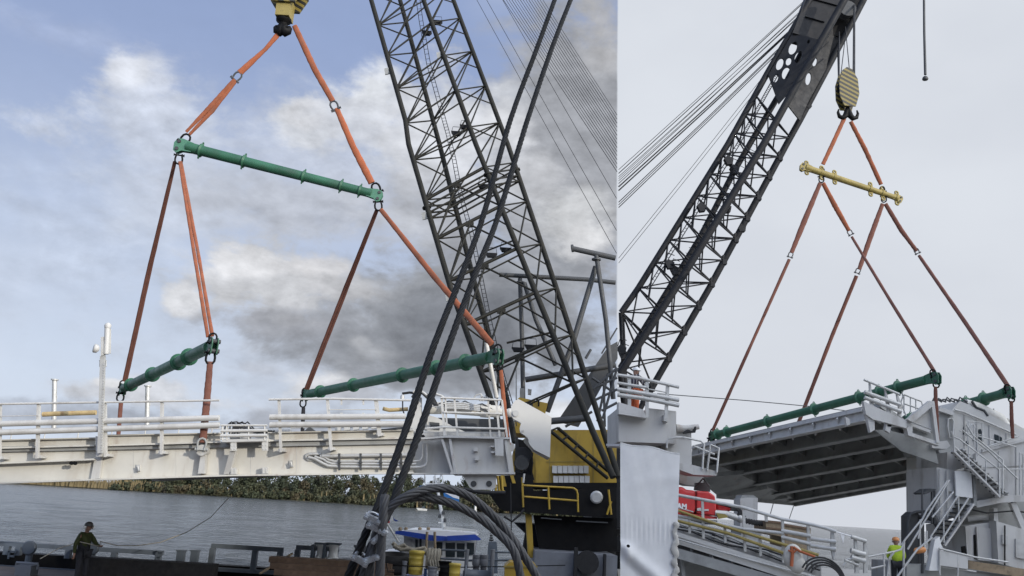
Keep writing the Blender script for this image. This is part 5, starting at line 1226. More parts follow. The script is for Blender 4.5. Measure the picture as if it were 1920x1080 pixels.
hook_block(1587, 131, 187, 203, 233, 40, KY, 'yellow and black striped hook block hanging clear against the grey sky', True)
m_ = MB(); m_.tube(QQ([(1732, -60), (1733, 60), (1735, 140)], 40), [.055, .06, .065], 10); m_._lathe(Q(1735, 150, 40), (0, 0, 1), [(0, .12), (.05, .15), (.14, .12), (.2, .07)], 12)
solo(m_, 'hanging_line', 'darkgrey', 'dark thick line with a weighted end hanging alone against grey sky', 'hanging line')

# ------------------------------------------------------------------ right lift
def w2(n_, Y): return n_ * Y / FPX
K = KY
YN, YF = 33.0, 45.0
sling([Q(1583, 222, K), Q(1562, 268, K), Q(1543, 308, K)], [w2(8, K)] * 3, 'orange', 'short orange sling from the striped hook to the left of the yellow bar', GR)
sling([Q(1595, 228, K), Q(1622, 280, K), Q(1652, 346, K)], [w2(8, K), w2(9, K), w2(8, K)], 'orange', 'short orange sling from the striped hook to the right of the yellow bar', GR)
yb_ = spreader(Q(1507, 313, K), Q(1686, 373, K), (w2(6.5, K), w2(5.3, K)), (), 'ochre', 'ochre', 'dirty yellow spreader bar with paired lugs below the striped hook', 'spreader bar of the right lift')
p0, p1 = Q(1507, 313, K), Q(1686, 373, K); ax_ = (p1 - p0).normalized()
for f_ in (.03, .19, .325, .70, .83, .975):
    c = p0.lerp(p1, f_); m_ = MB(); upv = Vector((0, 0, 1)); rr = w2(6.2, K)
    for sg in (1, -1):
        cc = c + upv * sg * rr * 1.75; m_.tube(arc(cc, rr * .5, 0, 2 * pi, ax_, upv, 14)[:-1], rr * .30, 8, closed=True); m_.box(c + upv * sg * rr * 1.05, ax_ * rr * .75, ax_.cross(upv) * rr * .22, upv * rr * .35)
    m_._lathe(c - ax_ * rr * .3, ax_, [(0, rr * 1.12), (rr * .6, rr * 1.12)], 16); m_.build('lug', 'ochre', yb_)
shackle(Q(1540, 325, K), Q(1544, 305, K) - Q(1540, 325, K), w2(14, K), 'black', 'shackle above the yellow bar holding the left orange sling', SHR)
shackle(Q(1656, 360, K), Q(1651, 344, K) - Q(1656, 360, K), w2(14, K), 'black', 'shackle above the yellow bar holding the right orange sling', SHR)
shackle(Q(1540, 331, K), -up_, w2(15, K), 'black', 'shackle under the left part of the yellow bar', SHR)
shackle(Q(1657, 368, K), -up_, w2(15, K), 'black', 'shackle under the right part of the yellow bar', SHR)
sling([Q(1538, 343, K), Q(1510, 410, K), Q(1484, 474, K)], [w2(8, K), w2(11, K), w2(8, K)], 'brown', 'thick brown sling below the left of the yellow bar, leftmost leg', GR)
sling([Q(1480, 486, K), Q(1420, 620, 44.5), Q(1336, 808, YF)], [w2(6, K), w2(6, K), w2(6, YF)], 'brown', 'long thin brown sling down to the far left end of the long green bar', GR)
sling([Q(1543, 343, K), Q(1565, 385, K), Q(1592, 433, K)], [w2(8, K), w2(10, K), w2(8, K)], 'orange', 'thick orange sling below the left of the yellow bar, leaning right', GR)
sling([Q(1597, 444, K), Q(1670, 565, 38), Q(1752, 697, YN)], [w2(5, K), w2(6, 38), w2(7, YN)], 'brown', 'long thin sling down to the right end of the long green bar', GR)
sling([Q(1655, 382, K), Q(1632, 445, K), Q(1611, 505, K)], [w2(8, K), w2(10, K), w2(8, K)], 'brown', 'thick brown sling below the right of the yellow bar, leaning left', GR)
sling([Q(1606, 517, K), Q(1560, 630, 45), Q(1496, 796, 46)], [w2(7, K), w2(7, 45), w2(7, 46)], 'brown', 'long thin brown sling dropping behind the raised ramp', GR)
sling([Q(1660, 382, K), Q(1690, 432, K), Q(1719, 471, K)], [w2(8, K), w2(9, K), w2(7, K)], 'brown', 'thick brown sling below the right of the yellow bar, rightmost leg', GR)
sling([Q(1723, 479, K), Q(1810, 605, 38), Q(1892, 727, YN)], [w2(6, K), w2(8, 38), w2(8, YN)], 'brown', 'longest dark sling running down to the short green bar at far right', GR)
for a_, b_, lb in (((1481, 482), (1486, 468), 'pale shackle in the leftmost leg under the yellow bar'), ((1596, 440), (1589, 428), 'pale shackle in the orange leg under the yellow bar'), ((1607, 512), (1613, 498), 'pale shackle in the leg that drops behind the raised ramp'), ((1721, 475), (1715, 464), 'pale shackle in the rightmost leg under the yellow bar')):
    shackle(Q(*a_, K), Q(*b_, K) - Q(*a_, K), w2(13, K), 'darkgrey', lb, SHR)
spreader(Q(1336, 817, YF), Q(1754, 708, YN), (.175, .175), (.03, .085, .305, .53, .72, .80, .87), 'green', 'green', 'long green spreader bar slanting above the raised ramp', 'green spreader bars of the right lift', 1.55, True)
spreader(Q(1700, 788, 39), Q(1893, 735, YN), (.175, .175), (.05, .62, .78), 'green', 'green', 'short visible green spreader bar at the right edge beside the ramp end', 'green spreader bars of the right lift', 1.55, True)
shackle(Q(1752, 706, YN), Q(1744, 685, YN) - Q(1752, 706, YN), w2(16, YN), 'black', 'shackle on top of the right end of the long green bar over the ramp', SHR)
shackle(Q(1892, 735, YN), Q(1884, 714, YN) - Q(1892, 735, YN), w2(17, YN), 'black', 'shackle on top of the short green bar at the right edge', SHR)
shackle(Q(1755, 713, YN), -up_, w2(17, YN), 'black', 'shackle under the right end of the long green bar over the ramp', SHR)
shackle(Q(1896, 741, YN), -up_, w2(16, YN), 'black', 'shackle under the short green bar at the right edge', SHR)
shackle(Q(1335, 816, YF), Q(1339, 802, YF) - Q(1335, 816, YF), w2(15, YF), 'black', 'shackle on top of the far left end of the long green bar', SHR)
shackle(Q(1333, 822, YF), -up_, w2(16, YF), 'black', 'shackle under the far left end of the long green bar', SHR)
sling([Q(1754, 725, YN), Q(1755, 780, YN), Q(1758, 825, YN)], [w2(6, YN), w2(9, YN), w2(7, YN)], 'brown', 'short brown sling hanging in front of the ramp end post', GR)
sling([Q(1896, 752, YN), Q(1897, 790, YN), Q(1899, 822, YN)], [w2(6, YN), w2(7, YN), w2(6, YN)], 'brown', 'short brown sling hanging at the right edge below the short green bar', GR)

# ------------------------------------------------------------------ raised ramp seen from below
def raised_ramp():
    N1, N2, F2, F1 = Q(1296, 858, 46), Q(1650, 786, 32), Q(1800, 886, 41), Q(1490, 943, 54)
    t = thing('raised_ramp', F1, 'raised grey steel ramp seen from below with dark ribbed underside', 'ramp bridge')
    def U(a, b): return N1.lerp(N2, a).lerp(F1.lerp(F2, a), b)
    nrm = (N2 - N1).cross(F1 - N1).normalized(); nrm = nrm if nrm.z > 0 else -nrm
    d = MB(); n_ = 6
    d.add([U(i / n_, j / n_) + nrm * h for h in (.45, .63) for j in range(n_ + 1) for i in range(n_ + 1)],
          [(j * 7 + i, j * 7 + i + 1, (j + 1) * 7 + i + 1, (j + 1) * 7 + i) for j in range(n_) for i in range(n_)] + [(49 + j * 7 + i, 49 + (j + 1) * 7 + i, 49 + (j + 1) * 7 + i + 1, 49 + j * 7 + i + 1) for j in range(n_) for i in range(n_)] +
          [(i, 49 + i, 50 + i, i + 1) for i in range(6)] + [(42 + i, 43 + i, 92 + i, 91 + i) for i in range(6)] + [(j * 7, (j + 1) * 7, 49 + (j + 1) * 7, 49 + j * 7) for j in range(6)] + [(j * 7 + 6, 49 + j * 7 + 6, 49 + (j + 1) * 7 + 6, (j + 1) * 7 + 6) for j in range(6)])
    d.build('deck_plate', 'under', t)
    for b_ in (.14, .33, .54, .76, .93):
        q = MB(); a, c = U(0.01, b_), U(.985, b_); w_ = (F1 - N1).normalized()
        q.beam(a + nrm * .17, c + nrm * .17, .06, .55, nrm); q.beam(a - nrm * .12, c - nrm * .12, .28, .05, nrm); q.build('longitudinal_beam', 'under', t)
    for a_ in [.04 + i * .153 for i in range(7)]:
        q = MB(); q.beam(U(a_, .02) + nrm * .30, U(a_, .98) + nrm * .30, .05, .26, nrm); q.build('cross_rib', 'under', t)
    q = MB(); q.beam(U(0, 0) + nrm * .50, U(.93, 0) + nrm * .50, .12, .14, nrm); q.beam(U(0, .012) + nrm * .25, U(.95, .012) + nrm * .25, .08, .42, nrm); q.beam(U(0, .0) + nrm * .04, U(.95, .0) + nrm * .04, .26, .05, nrm)
    for i in range(9): q.beam(U(.06 + i * .11, -.005) + nrm * .4, U(.06 + i * .11, .03) + nrm * .02, .05, .2, nrm)
    q.build('edge_beam', 'palegrey', t)
    q = MB(); q.beam(U(.0, 1) + nrm * .1, U(1, 1) + nrm * .1, .12, .6, nrm)
    pts = [U(0, 1), U(.06, 1.03), U(.14, 1.0), U(.2, 1.02), U(.33, 1.0), U(.36, 1.03), U(.42, 1.0)]
    q.build('far_edge_beam', 'under', t)
    q = MB(); e1, e2, e3 = Q(1300, 892, 46.8), Q(1345, 929, 50), Q(1440, 934, 53)
    q.prism([U(.05, -.0) , N1, e1, e2, e3, F1, U(.05, 1), U(.05, .5)], nrm * .43); eb = q.build('end_apron', 'under', t)
    for a_, b_ in ((e1, U(.12, .33)), (e2, U(.06, .62)), (e3, U(.05, .85)), (e2, F1), (N1, e1)):
        q = MB(); q.beam(a_ - nrm * .05, b_ - nrm * .05, .14, .22, nrm); q.build('apron_rib', 'under', eb)
    # end of the ramp nearest us: pale edge, webs and cheek box
    Y = 31.6
    q = MB(); q.poly([(1619, 752), (1629, 757), (1700, 789), (1700, 803), (1637, 786), (1624, 777)], Y, .2); q.poly([(1625, 778), (1640, 785), (1640, 806), (1632, 811)], Y + .1, .2); q.poly([(1662, 795), (1672, 797), (1668, 812), (1660, 806)], Y + .1, .2)
    q.poly([(1585, 781), (1594, 786), (1594, 796), (1588, 798)], Y + .6, .2); q.build('end_flange', 'palegrey', t)
    q = MB(); q.poly([(1664, 788), (1700, 790), (1745, 806), (1745, 812), (1713, 800), (1664, 800)], Y + .1, .3); q.poly([(1700, 802), (1711, 797), (1711, 812), (1762, 829), (1762, 836), (1703, 816)], Y + .05, .3); q.build('end_frame', 'palegrey', t)
    q = MB(); q.poly([(1711, 798), (1748, 812), (1756, 830), (1712, 814)], Y + .4, .1); q.poly([(1640, 806), (1662, 806), (1704, 816), (1752, 836), (1760, 870), (1690, 845)], Y + 1.0, .1); q.build('end_web', 'under', t)
    q = MB(); q.poly([(1702, 786), (1744, 751), (1748, 755), (1748, 762), (1712, 792)], Y - .1, .25); q.poly([(1712, 792), (1748, 762), (1748, 806)], Y + .2, .1); q.poly([(1746, 752), (1752, 752), (1762, 830), (1756, 830)], Y, .2); q.build('end_post', 'palegrey', t)
    # handrails on the end
    h = MB(); h.tube(QQ([(1620, 712), (1686, 739)], Y), .045, 8); h.tube(QQ([(1621, 735), (1688, 759)], Y), .075, 8); h.tube(QQ([(1621, 745), (1690, 772)], Y), .075, 8); ho = h.build('handrail', 'galv', t)
    for xt, yt, xb, yb2 in ((1631, 717, 1635, 778), (1660, 729, 1667, 790), (1682, 738, 1688, 782)):
        p = MB(); p.prism([Q(xt - 1, yt, Y + .06), Q(xt + 1, yt, Y + .06), Q(xb + 4, yb2 - 20, Y + .06), Q(xb + 2, yb2, Y + .06), Q(xb - 4, yb2 - 4, Y + .06), Q(xb - 3, yb2 - 20, Y + .06)], (0, .09, 0)); p.build('post', 'palegrey', ho)
    h = MB(); Y2 = 34.5
    for pts in ([(1695, 740), (1728, 753), (1730, 762)], [(1695, 757), (1728, 768)], [(1690, 730), (1693, 744), (1689, 754), (1694, 767), (1699, 780)]): h.tube(QQ(pts, Y2), .03, 6)
    h2 = h.build('handrail', 'galv', t)
    for x, y0, y1 in ((1695, 740, 775), (1707, 745, 773), (1717, 749, 768)): p = MB(); p.tube(QQ([(x, y0), (x, y1)], Y2), .025, 6); p.build('post', 'galv', h2)
raised_ramp()
for a_, b_, lb in (((1452, 937), (1444, 965), 'thin line under the far edge of the raised ramp, left of a pair'), ((1488, 949), (1478, 978), 'thin line under the far edge of the raised ramp, right of a pair')):
    m_ = MB(); m_.tube([Q(*a_, 53), Q(*b_, 52)], .025, 5); solo(m_, 'thin_line', 'galv', lb, 'line', 'thin lines below the raised ramp')
m_ = MB(); m_.tube(QQ([(1232, 738), (1400, 751), (1530, 763), (1600, 772)], 44), .022, 5); solo(m_, 'stay_wire', 'wiregrey', 'thin stay wire strung from the walkway to the raised ramp', 'wire')

# ------------------------------------------------------------------ ship house with stairs at the far right
def bridge_house():
    Y = 33.2
    t = thing('deck_house', (Q(1850, 1080, Y).x, Y, 1.45), 'grey steel deck house with zigzag stairs at the right edge', 'deck house')
    h = MB(); h.poly([(1785, 769), (1800, 752), (1812, 757), (1935, 816), (1935, 905), (1790, 905)], Y + .6, 4); ho = h.build('upper_wall', 'white', t)
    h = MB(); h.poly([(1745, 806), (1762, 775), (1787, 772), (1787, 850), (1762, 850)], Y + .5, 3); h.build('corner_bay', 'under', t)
    h = MB(); h.poly([(1762, 764), (1786, 770), (1790, 777), (1784, 778), (1760, 770)], Y + .3, .3)
    for x0, y0, y1 in ((1808, 777, 860), (1831, 787, 862), (1855, 797, 850), (1887, 812, 840)): h.poly([(x0, y0), (x0 + 2, y0 + 1), (x0 + 3, y1), (x0 + 1, y1)], Y + .55, .05)
    h.tube(QQ([(1790, 768), (1808, 773), (1905, 815)], Y + .5), .04, 6); h.build('wall_trim', 'palegrey', ho)
    for pts in ([(1807, 800), (1811, 803), (1812, 818), (1806, 814)], [(1835, 805), (1839, 804), (1843, 814), (1834, 812)], [(1833, 815), (1843, 817), (1844, 828), (1832, 826)], [(1865, 814), (1873, 817), (1873, 828), (1865, 830)], [(1875, 818), (1879, 821), (1879, 826), (1875, 827)], [(1808, 828), (1816, 826), (1816, 834), (1808, 836)], [(1825, 820), (1829, 824), (1828, 829), (1824, 826)]):
        w_ = MB(); w_.poly(pts, Y + .57, .05); w_.build('window', 'glass', ho)
    h = MB(); h.tube(QQ([(1808, 758), (1830, 768), (1872, 788), (1884, 802)], Y + .9), [.22, .3, .3, .25], 14); h.poly([(1880, 796), (1884, 785), (1890, 784), (1895, 790), (1935, 812), (1935, 825), (1890, 815)], Y + 1.6, .2); h.build('cylinder', 'cream', t)
    h = MB()
    for k in range(12):
        x = 1748 + k * 8; y = 747 + max(0, k - 6) * 6; h.tube(QQ([(x, y + 6), (x + 4, y - 2 + k % 3 * 2), (x + 10, y + 2 + k % 2 * 2), (x + 18, y + 7)], Y + .7), .03, 6)
    h.tube(QQ([(1822, 752), (1830, 764), (1845, 770), (1852, 780)], Y + .6), .05, 6); h.tube(QQ([(1846, 770), (1852, 766), (1858, 770)], Y + .7), .03, 6); h.poly([(1856, 768), (1864, 766), (1866, 782), (1858, 780)], Y + .8, .3); h.build('hose_bundle', 'darkgrey', t)
    h = MB()
    for x0, y0, x1, y1 in ((1762, 880, 1763, 975), (1776, 882, 1777, 972)): h.tube(QQ([(x0, y0), (x1, y1)], 32.7), .035, 6)
    h.build('conduit', 'galv', t)
    for pts, yy in (([(1778, 905), (1788, 906), (1788, 922), (1778, 921)], 32.7), ([(1880, 1003), (1890, 1006), (1890, 1022), (1880, 1020)], 32.6), ([(1905, 1010), (1930, 1016), (1930, 1050), (1905, 1045)], 32.62)):
        h = MB(); h.poly(pts, yy, .12); h.build('junction_box', 'galv', t)
    h = MB()
    for x, y0, y1 in ((1872, 846, 926), (1905, 838, 928)): h.poly([(x, y0), (x + .8, y0), (x + .8, y1), (x, y1)], 33.57, .04)
    h.poly([(1842, 876), (1935, 872), (1935, 873), (1842, 877)], 33.56, .04); h.build('wall_seam', 'under', t)
    h = MB(); h.tube(QQ([(1884, 985), (1884, 1060)], 32.6), .03, 6); h.tube(QQ([(1820, 955), (1850, 962), (1900, 958), (1935, 962)], 33), .03, 6); h.build('hanging_cable', 'rubber', t)
    # main block, landing and stair tower
    Y1 = 32.2
    h = MB(); h.poly([(1830, 850), (1860, 838), (1935, 820), (1935, 940), (1880, 930), (1830, 885)], Y1 + 1.4, 4); h.poly([(1842, 842), (1935, 819), (1935, 824), (1842, 848)], Y1 + 1.3, .1); h.build('mid_wall', 'grey', t)
    h = MB(); h.poly([(1747, 832), (1776, 826), (1782, 836), (1774, 842), (1748, 840)], Y1 + .2, 2); h.poly([(1776, 848), (1800, 850), (1815, 876), (1776, 884)], Y1 + .8, 2.5); h.build('landing', 'grey', t)
    h = MB(); h.poly([(1756, 876), (1790, 882), (1790, 970), (1758, 982)], Y1 + .6, 2.5); h.build('stair_tower_wall', 'grey', t)
    h = MB(); h.poly([(1791, 883), (1821, 884), (1824, 934), (1793, 930)], Y1 + .3, .08); h.build('pale_panel', 'helmetw', t)
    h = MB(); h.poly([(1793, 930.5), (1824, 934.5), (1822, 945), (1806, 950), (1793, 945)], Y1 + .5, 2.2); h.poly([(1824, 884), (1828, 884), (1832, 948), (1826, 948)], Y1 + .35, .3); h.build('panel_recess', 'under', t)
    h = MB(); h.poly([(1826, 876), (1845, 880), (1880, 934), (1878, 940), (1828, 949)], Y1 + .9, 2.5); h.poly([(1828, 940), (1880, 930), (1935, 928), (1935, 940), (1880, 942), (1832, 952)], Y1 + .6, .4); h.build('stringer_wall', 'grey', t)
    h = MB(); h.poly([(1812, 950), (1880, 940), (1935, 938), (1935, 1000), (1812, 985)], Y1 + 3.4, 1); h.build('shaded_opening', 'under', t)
    h = MB(); h.tube(QQ([(1812, 973), (1840, 970), (1866, 974)], Y1 + 1.4), .12, 10); h.poly([(1863, 954), (1870, 952), (1872, 978), (1864, 978)], Y1 + 1, .3); h.beam(Q(1897, 942, Y1 + .8), Q(1922, 1000, Y1 + .8), .2, .2, (0, 1, 0)); h.build('brace', 'palegrey', t)
    h = MB(); h.poly([(1868, 977), (1918, 992), (1935, 1000), (1935, 1072), (1872, 1056)], Y1 + .5, 3); h.build('lower_wall', 'palegrey', t)
    h = MB(); h.poly([(1808, 986), (1868, 978), (1872, 1056), (1812, 1050)], Y1 + 1.0, 3); h.poly([(1810, 987), (1817, 985), (1822, 1050), (1814, 1050)], Y1 + .9, .1); h.build('lower_bay', 'grey', t)
    h = MB(); h.poly([(1831, 988), (1858, 991), (1860, 1053), (1834, 1050)], Y1 + .88, .08); d_ = h.build('door', 'palegrey', t)
    h = MB(); h.poly([(1826, 1003), (1831, 1002), (1832, 1048), (1827, 1048)], Y1 + .96, .04); h.poly([(1804, 1025), (1810, 1024), (1813, 1045), (1806, 1045)], Y1 + .9, .1); h.build('dark_slot', 'black', t)
    # lower stair flight
    def flight(x0, y0, x1, y1, dx, dy, n_, Yf, tw):
        a, b = Q(x0, y0, Yf), Q(x1, y1, Yf); c, d = Q(x0 + dx, y0 + dy, Yf + tw), Q(x1 + dx, y1 + dy, Yf + tw)
        s = MB(); s.beam(a, b, .06, .26, (0, 1, 0)); s.beam(c, d, .06, .26, (0, 1, 0)); so = s.build('stair_flight', 'grey', t)
        for i in range(n_):
            f_ = (i + .5) / n_; q = MB(); p, r_ = a.lerp(b, f_), c.lerp(d, f_); w_ = Vector((0, 0, .0)); q.beam(p, r_, .24, .05); q.build('tread', 'darkgrey', so)
        return so
    s1 = flight(1769, 1023, 1823, 945, -29, -4, 10, Y1 - .2, 1.0)
    h = MB()
    for pts in ([(1744, 1008), (1796, 930)], [(1762, 1018), (1816, 934)], [(1690, 1022), (1697, 1012), (1728, 974)], [(1702, 1030), (1780, 900)], [(1748, 970), (1788, 922)], [(1722, 1010), (1726, 980), (1738, 956), (1776, 902)]): h.tube(QQ(pts, Y1 - .5), .032, 6)
    for x, y0, y1 in ((1797, 930, 976), (1769, 965, 1017), (1738, 995, 1030), (1725, 974, 1024)): h.tube(QQ([(x, y0), (x + 1, y1)], Y1 - .45), .028, 6)
    h.build('stair_rail', 'galv', s1)
    s2 = flight(1786, 846, 1872, 932, 16, -4, 12, Y1, .9)
    h = MB()
    for pts in ([(1784, 808), (1786, 818), (1800, 824), (1873, 880), (1874, 932)], [(1790, 838), (1870, 908)], [(1804, 806), (1825, 824), (1852, 844), (1908, 898)], [(1812, 796), (1824, 816), (1880, 862), (1880, 925)]): h.tube(QQ(pts, Y1 - .1), .03, 6)
    for x, y0, y1 in ((1816, 836, 878), (1848, 860, 906), (1874, 878, 930), (1788, 815, 845), (1832, 812, 855), (1826, 796, 838)): h.tube(QQ([(x, y0), (x + 1, y1)], Y1 - .1), .026, 6)
    h.build('stair_rail', 'galv', s2); h = MB()
    h.tube(QQ([(1778, 785), (1785, 784), (1788, 790), (1788, 822), (1780, 820), (1777, 800), (1778, 785)], Y + .4), .03, 6)
    for pts in ([(1815, 790), (1842, 792), (1842, 830)], [(1816, 790), (1814, 830)], [(1800, 808), (1905, 838)], [(1850, 838), (1910, 818)], [(1818, 802), (1822, 796), (1826, 796), (1829, 803)]): h.tube(QQ(pts, Y + .2), .025, 6)
    h.build('stair_rail', 'galv', s2)
    h = MB()
    for pts in ([(1912, 850), (1919, 852), (1919, 930)], [(1912, 850), (1912, 928)], [(1870, 880), (1930, 880)]): h.tube(QQ(pts, Y1 + .8), .03, 6)
    h.build('side_rail', 'galv', t)
    # tank frame and platform left of the stairs
    h = MB(); h.tube(QQ([(1703, 1070), (1703, 975), (1708, 963), (1718, 960), (1756, 958)], Y1 + .3), .05, 8); h.poly([(1703, 968), (1712, 960), (1722, 962), (1721, 1075), (1704, 1075)], Y1 + .4, .6); h.poly([(1722, 964), (1733, 972), (1733, 1075), (1722, 1075)], Y1 + .5, .3); h.tube(QQ([(1727, 974), (1738, 968), (1750, 972), (1760, 985)], Y1 + .3), .14, 8); h.build('vent_trunk', 'darkgrey', t)
    h = MB(); h.poly([(1729, 917), (1731, 917), (1732, 1075), (1729, 1075)], Y1 - .3, .07); h.poly([(1731, 924), (1744, 916), (1756, 917), (1752, 920), (1735, 927)], Y1 - .2, .8)
    for x in (1747, 1752): h.tube(QQ([(x, 918), (x, 982)], Y1), .04, 6)
    h.build('lamp_platform', 'darkgrey', t)
    h = MB(); h.poly([(1753, 1012), (1762, 1006), (1765, 1022), (1770, 1030), (1760, 1070), (1742, 1070), (1748, 1040)], Y1 - .6, .3); h.build('white_bags', 'helmetw', t)
    # base: sill, boards, bulwark
    h = MB(); h.poly([(1816, 1051), (1935, 1069), (1935, 1086), (1816, 1066)], Y1 - .4, .5); h.build('timber_sill', 'woodgrey', t)
    h = MB(); h.poly([(1762, 1032), (1815, 1041), (1815, 1067), (1762, 1060)], Y1 - .7, .12); h.build('grey_board', 'palegrey', t)
    h = MB(); h.tube(QQ([(1760, 1028), (1830, 1045), (1890, 1054)], Y1 - .7), .035, 6); h.tube(QQ([(1764, 1062), (1830, 1072)], Y1 - .6), .03, 6)
    for x, y in ((1762, 1028), (1796, 1037)): h.tube(QQ([(x, y), (x, y + 50)], Y1 - .68), .03, 6)
    h.build('base_rail', 'galv', t)
    h = MB(); h.poly([(1700, 1058), (1770, 1060), (1935, 1086), (1935, 1120), (1700, 1120)], Y1 - .2, 3); h.build('base', 'under', t)
    for x, m_, lb in ((1764, 'helmeto', ''),):
        pass
bridge_house()
t = thing('gangway_rail', Q(1655, 1080, 31), 'light grey gangway rail with two levels around the seated worker', 'railing')
m_ = MB()
for pts in ([(1628, 1044), (1678, 1034), (1690, 1030), (1696, 1017)], [(1633, 1066), (1660, 1060)], [(1664, 1080), (1668, 1046), (1676, 1036)], [(1676, 1090), (1720, 1030), (1748, 1008)], [(1695, 1015), (1694, 1080)]): m_.tube(QQ(pts, 30.8), .035, 6)
m_.build('rail', 'galv', t); m_ = MB()
for x, y in ((1657, 1038), (1667, 1048), (1694, 1030)): m_.tube(QQ([(x, y), (x + 1, 1090)], 30.8), .035, 6)
m_.build('post', 'galv', t)
hv = Q(1684, 1108, 31.5)
person((hv.x, 31.5, hv.z), 1.76, R(75), dict(lel=(.08, .15, .63), lwr=(.16, .09, .56), rel=(.06, -.15, .63), rwr=(.14, -.10, .55), wai=(-.02, 0, .60), che=(.0, 0, .72)),
       'worker in bright yellow green jacket and orange helmet beside the zigzag stairs', [('jacket', ['torso', 'sleeves'], 'hivis', lambda k: 1.3), ('trousers', ['legs'], 'overall', 1.3)], R(0), 'helmeto')
m_ = MB(); c = Q(1725, 1034, 31.2); m_._lathe(c - Vector((.2, 0, 0)), (1, 0, .2), [(0, .05), (.06, .1), (.34, .1), (.4, .05)], 12); solo(m_, 'orange_sack', 'helmeto', 'small orange roll lying at the foot of the stairs', 'roll')

# ------------------------------------------------------------------ grey walkway end with the checked worker
def grey_walkway():
    Y = 30.0
    t = thing('access_walkway', Q(1220, 860, Y), 'grey walkway end with triple handrail above the white sheeting', 'walkway')
    w_ = MB(); w_.poly([(1160, 764), (1215, 775), (1215, 765), (1268, 771), (1268, 832), (1160, 828)], Y, 3.2); w_.build('end_wall', 'grey', t)
    w_ = MB(); w_.poly([(1160, 775), (1212, 782), (1212, 785), (1160, 779)], Y - .1, .1); w_.poly([(1160, 754), (1206, 768), (1212, 784), (1160, 776)], Y - .5, .5); w_.build('kick_plate', 'grey', t)
    h = MB()
    for pts, r in (([(1158, 703), (1200, 709), (1273, 726)], .055), ([(1158, 718), (1215, 727)], .05), ([(1158, 730), (1208, 738), (1273, 750)], .075), ([(1158, 740), (1208, 747), (1273, 760)], .075), ([(1214, 729), (1250, 736)], .02)): h.tube(QQ(pts, Y - .45), r, 8)
    ho = h.build('handrail', 'galv', t)
    for xt, yt, xb, yb in ((1213, 716, 1213, 783), (1252, 721, 1248, 790), (1180, 708, 1180, 765)): p = MB(); p.beam(Q(xt, yt, Y - .4), Q(xb, yb, Y - .4), .11, .08, (0, 1, 0)); p.build('post', 'galv', ho)
    w_ = MB(); w_.poly([(1244, 778), (1252, 778), (1252, 792), (1244, 788)], Y - .3, .3); w_.build('bracket', 'palegrey', t)
    w_ = MB(); w_.poly([(1250, 796), (1268, 795), (1296, 800), (1297, 850), (1297, 875), (1250, 872)], Y + .4, 1.2); w_.build('hinge_column', 'grey', t)
    w_ = MB(); w_._lathe(Q(1262, 807, Y + .3), (0, 1, 0), [(0, .16), (.1, .17), (.2, .15)], 14); w_.tube(QQ([(1268, 803), (1285, 804), (1310, 800)], Y + .3), [.14, .12, .09], 10); w_.build('hydraulic_ram', 'palegrey', t)
    w_ = MB(); 
    for k in range(6): w_.tube(QQ([(1280 + k, 812), (1290, 806 + k), (1298 + k, 810), (1304, 800 + k)], Y + .1), .03, 6)
    w_.build('hose_bundle', 'rubber', t)
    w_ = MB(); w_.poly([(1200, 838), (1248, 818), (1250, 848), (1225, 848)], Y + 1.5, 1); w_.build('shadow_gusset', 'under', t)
    # small hanging platform beside the column
    w_ = MB(); w_.poly([(1272, 868), (1300, 872), (1345, 884), (1344, 892), (1300, 890), (1272, 880)], Y - .2, 1.3); po = w_.build('side_platform', 'grey', t)
    h = MB()
    for pts in ([(1250, 840), (1252, 824), (1268, 820), (1280, 820)], [(1281, 820), (1314, 827), (1320, 832), (1317, 880)], [(1326, 882), (1332, 834)], [(1332, 834), (1348, 840), (1344, 886)], [(1330, 858), (1346, 862)], [(1300, 836), (1340, 852)]): h.tube(QQ(pts, Y - .25), .035, 6)
    h.build('platform_rail', 'galv', po)
    w_ = MB(); w_.poly([(1275, 882), (1320, 894), (1318, 912), (1290, 910), (1275, 905)], Y + 2, 1); w_.build('underside_box', 'under', t)
grey_walkway()
wk = Q(1188, 785, 30.6)
chk = mat('checked_shirt', (.05, .045, .055), .9, 0, .1, 6)
nt_ = chk.node_tree; tx = nt_.nodes.new('ShaderNodeTexCoord'); wv_ = nt_.nodes.new('ShaderNodeTexWave'); nt_.links.new(tx.outputs['Object'], wv_.inputs[0]); wv_.inputs['Scale'].default_value = 3.2; wv_.bands_direction = 'X'
mx_ = nt_.nodes.new('ShaderNodeMix'); mx_.data_type = 'RGBA'; cr_ = nt_.nodes.new('ShaderNodeMapRange'); cr_.inputs[1].default_value = .72; cr_.inputs[2].default_value = .8; nt_.links.new(wv_.outputs['Fac'], cr_.inputs[0]); nt_.links.new(cr_.outputs[0], mx_.inputs[0])
mx_.inputs[6].default_value = (.035, .033, .045, 1); mx_.inputs[7].default_value = (.30, .28, .27, 1); nt_.links.new(mx_.outputs[2], nt_.nodes['Principled BSDF'].inputs['Base Color'])
M['check'] = chk
person((wk.x, 30.6, wk.z), 1.80, R(35), dict(lel=(.12, .14, .68), lwr=(.24, .07, .60), rel=(.11, -.13, .67), rwr=(.25, -.06, .60), nec=(.02, 0, .815), hd1=(.04, 0, .92), hd2=(.04, 0, .96), hd0=(.045, 0, .88)),
       'worker in checked shirt, orange trousers and white helmet leaning on the grey walkway handrail', [('shirt', ['torso', 'sleeves'], 'check', lambda k: 1.3 if k not in ('lel', 'rel', 'lwr', 'rwr') else 1.2), ('trousers', ['legs'], 'orangecloth', 1.42)], R(-20), 'helmetw')

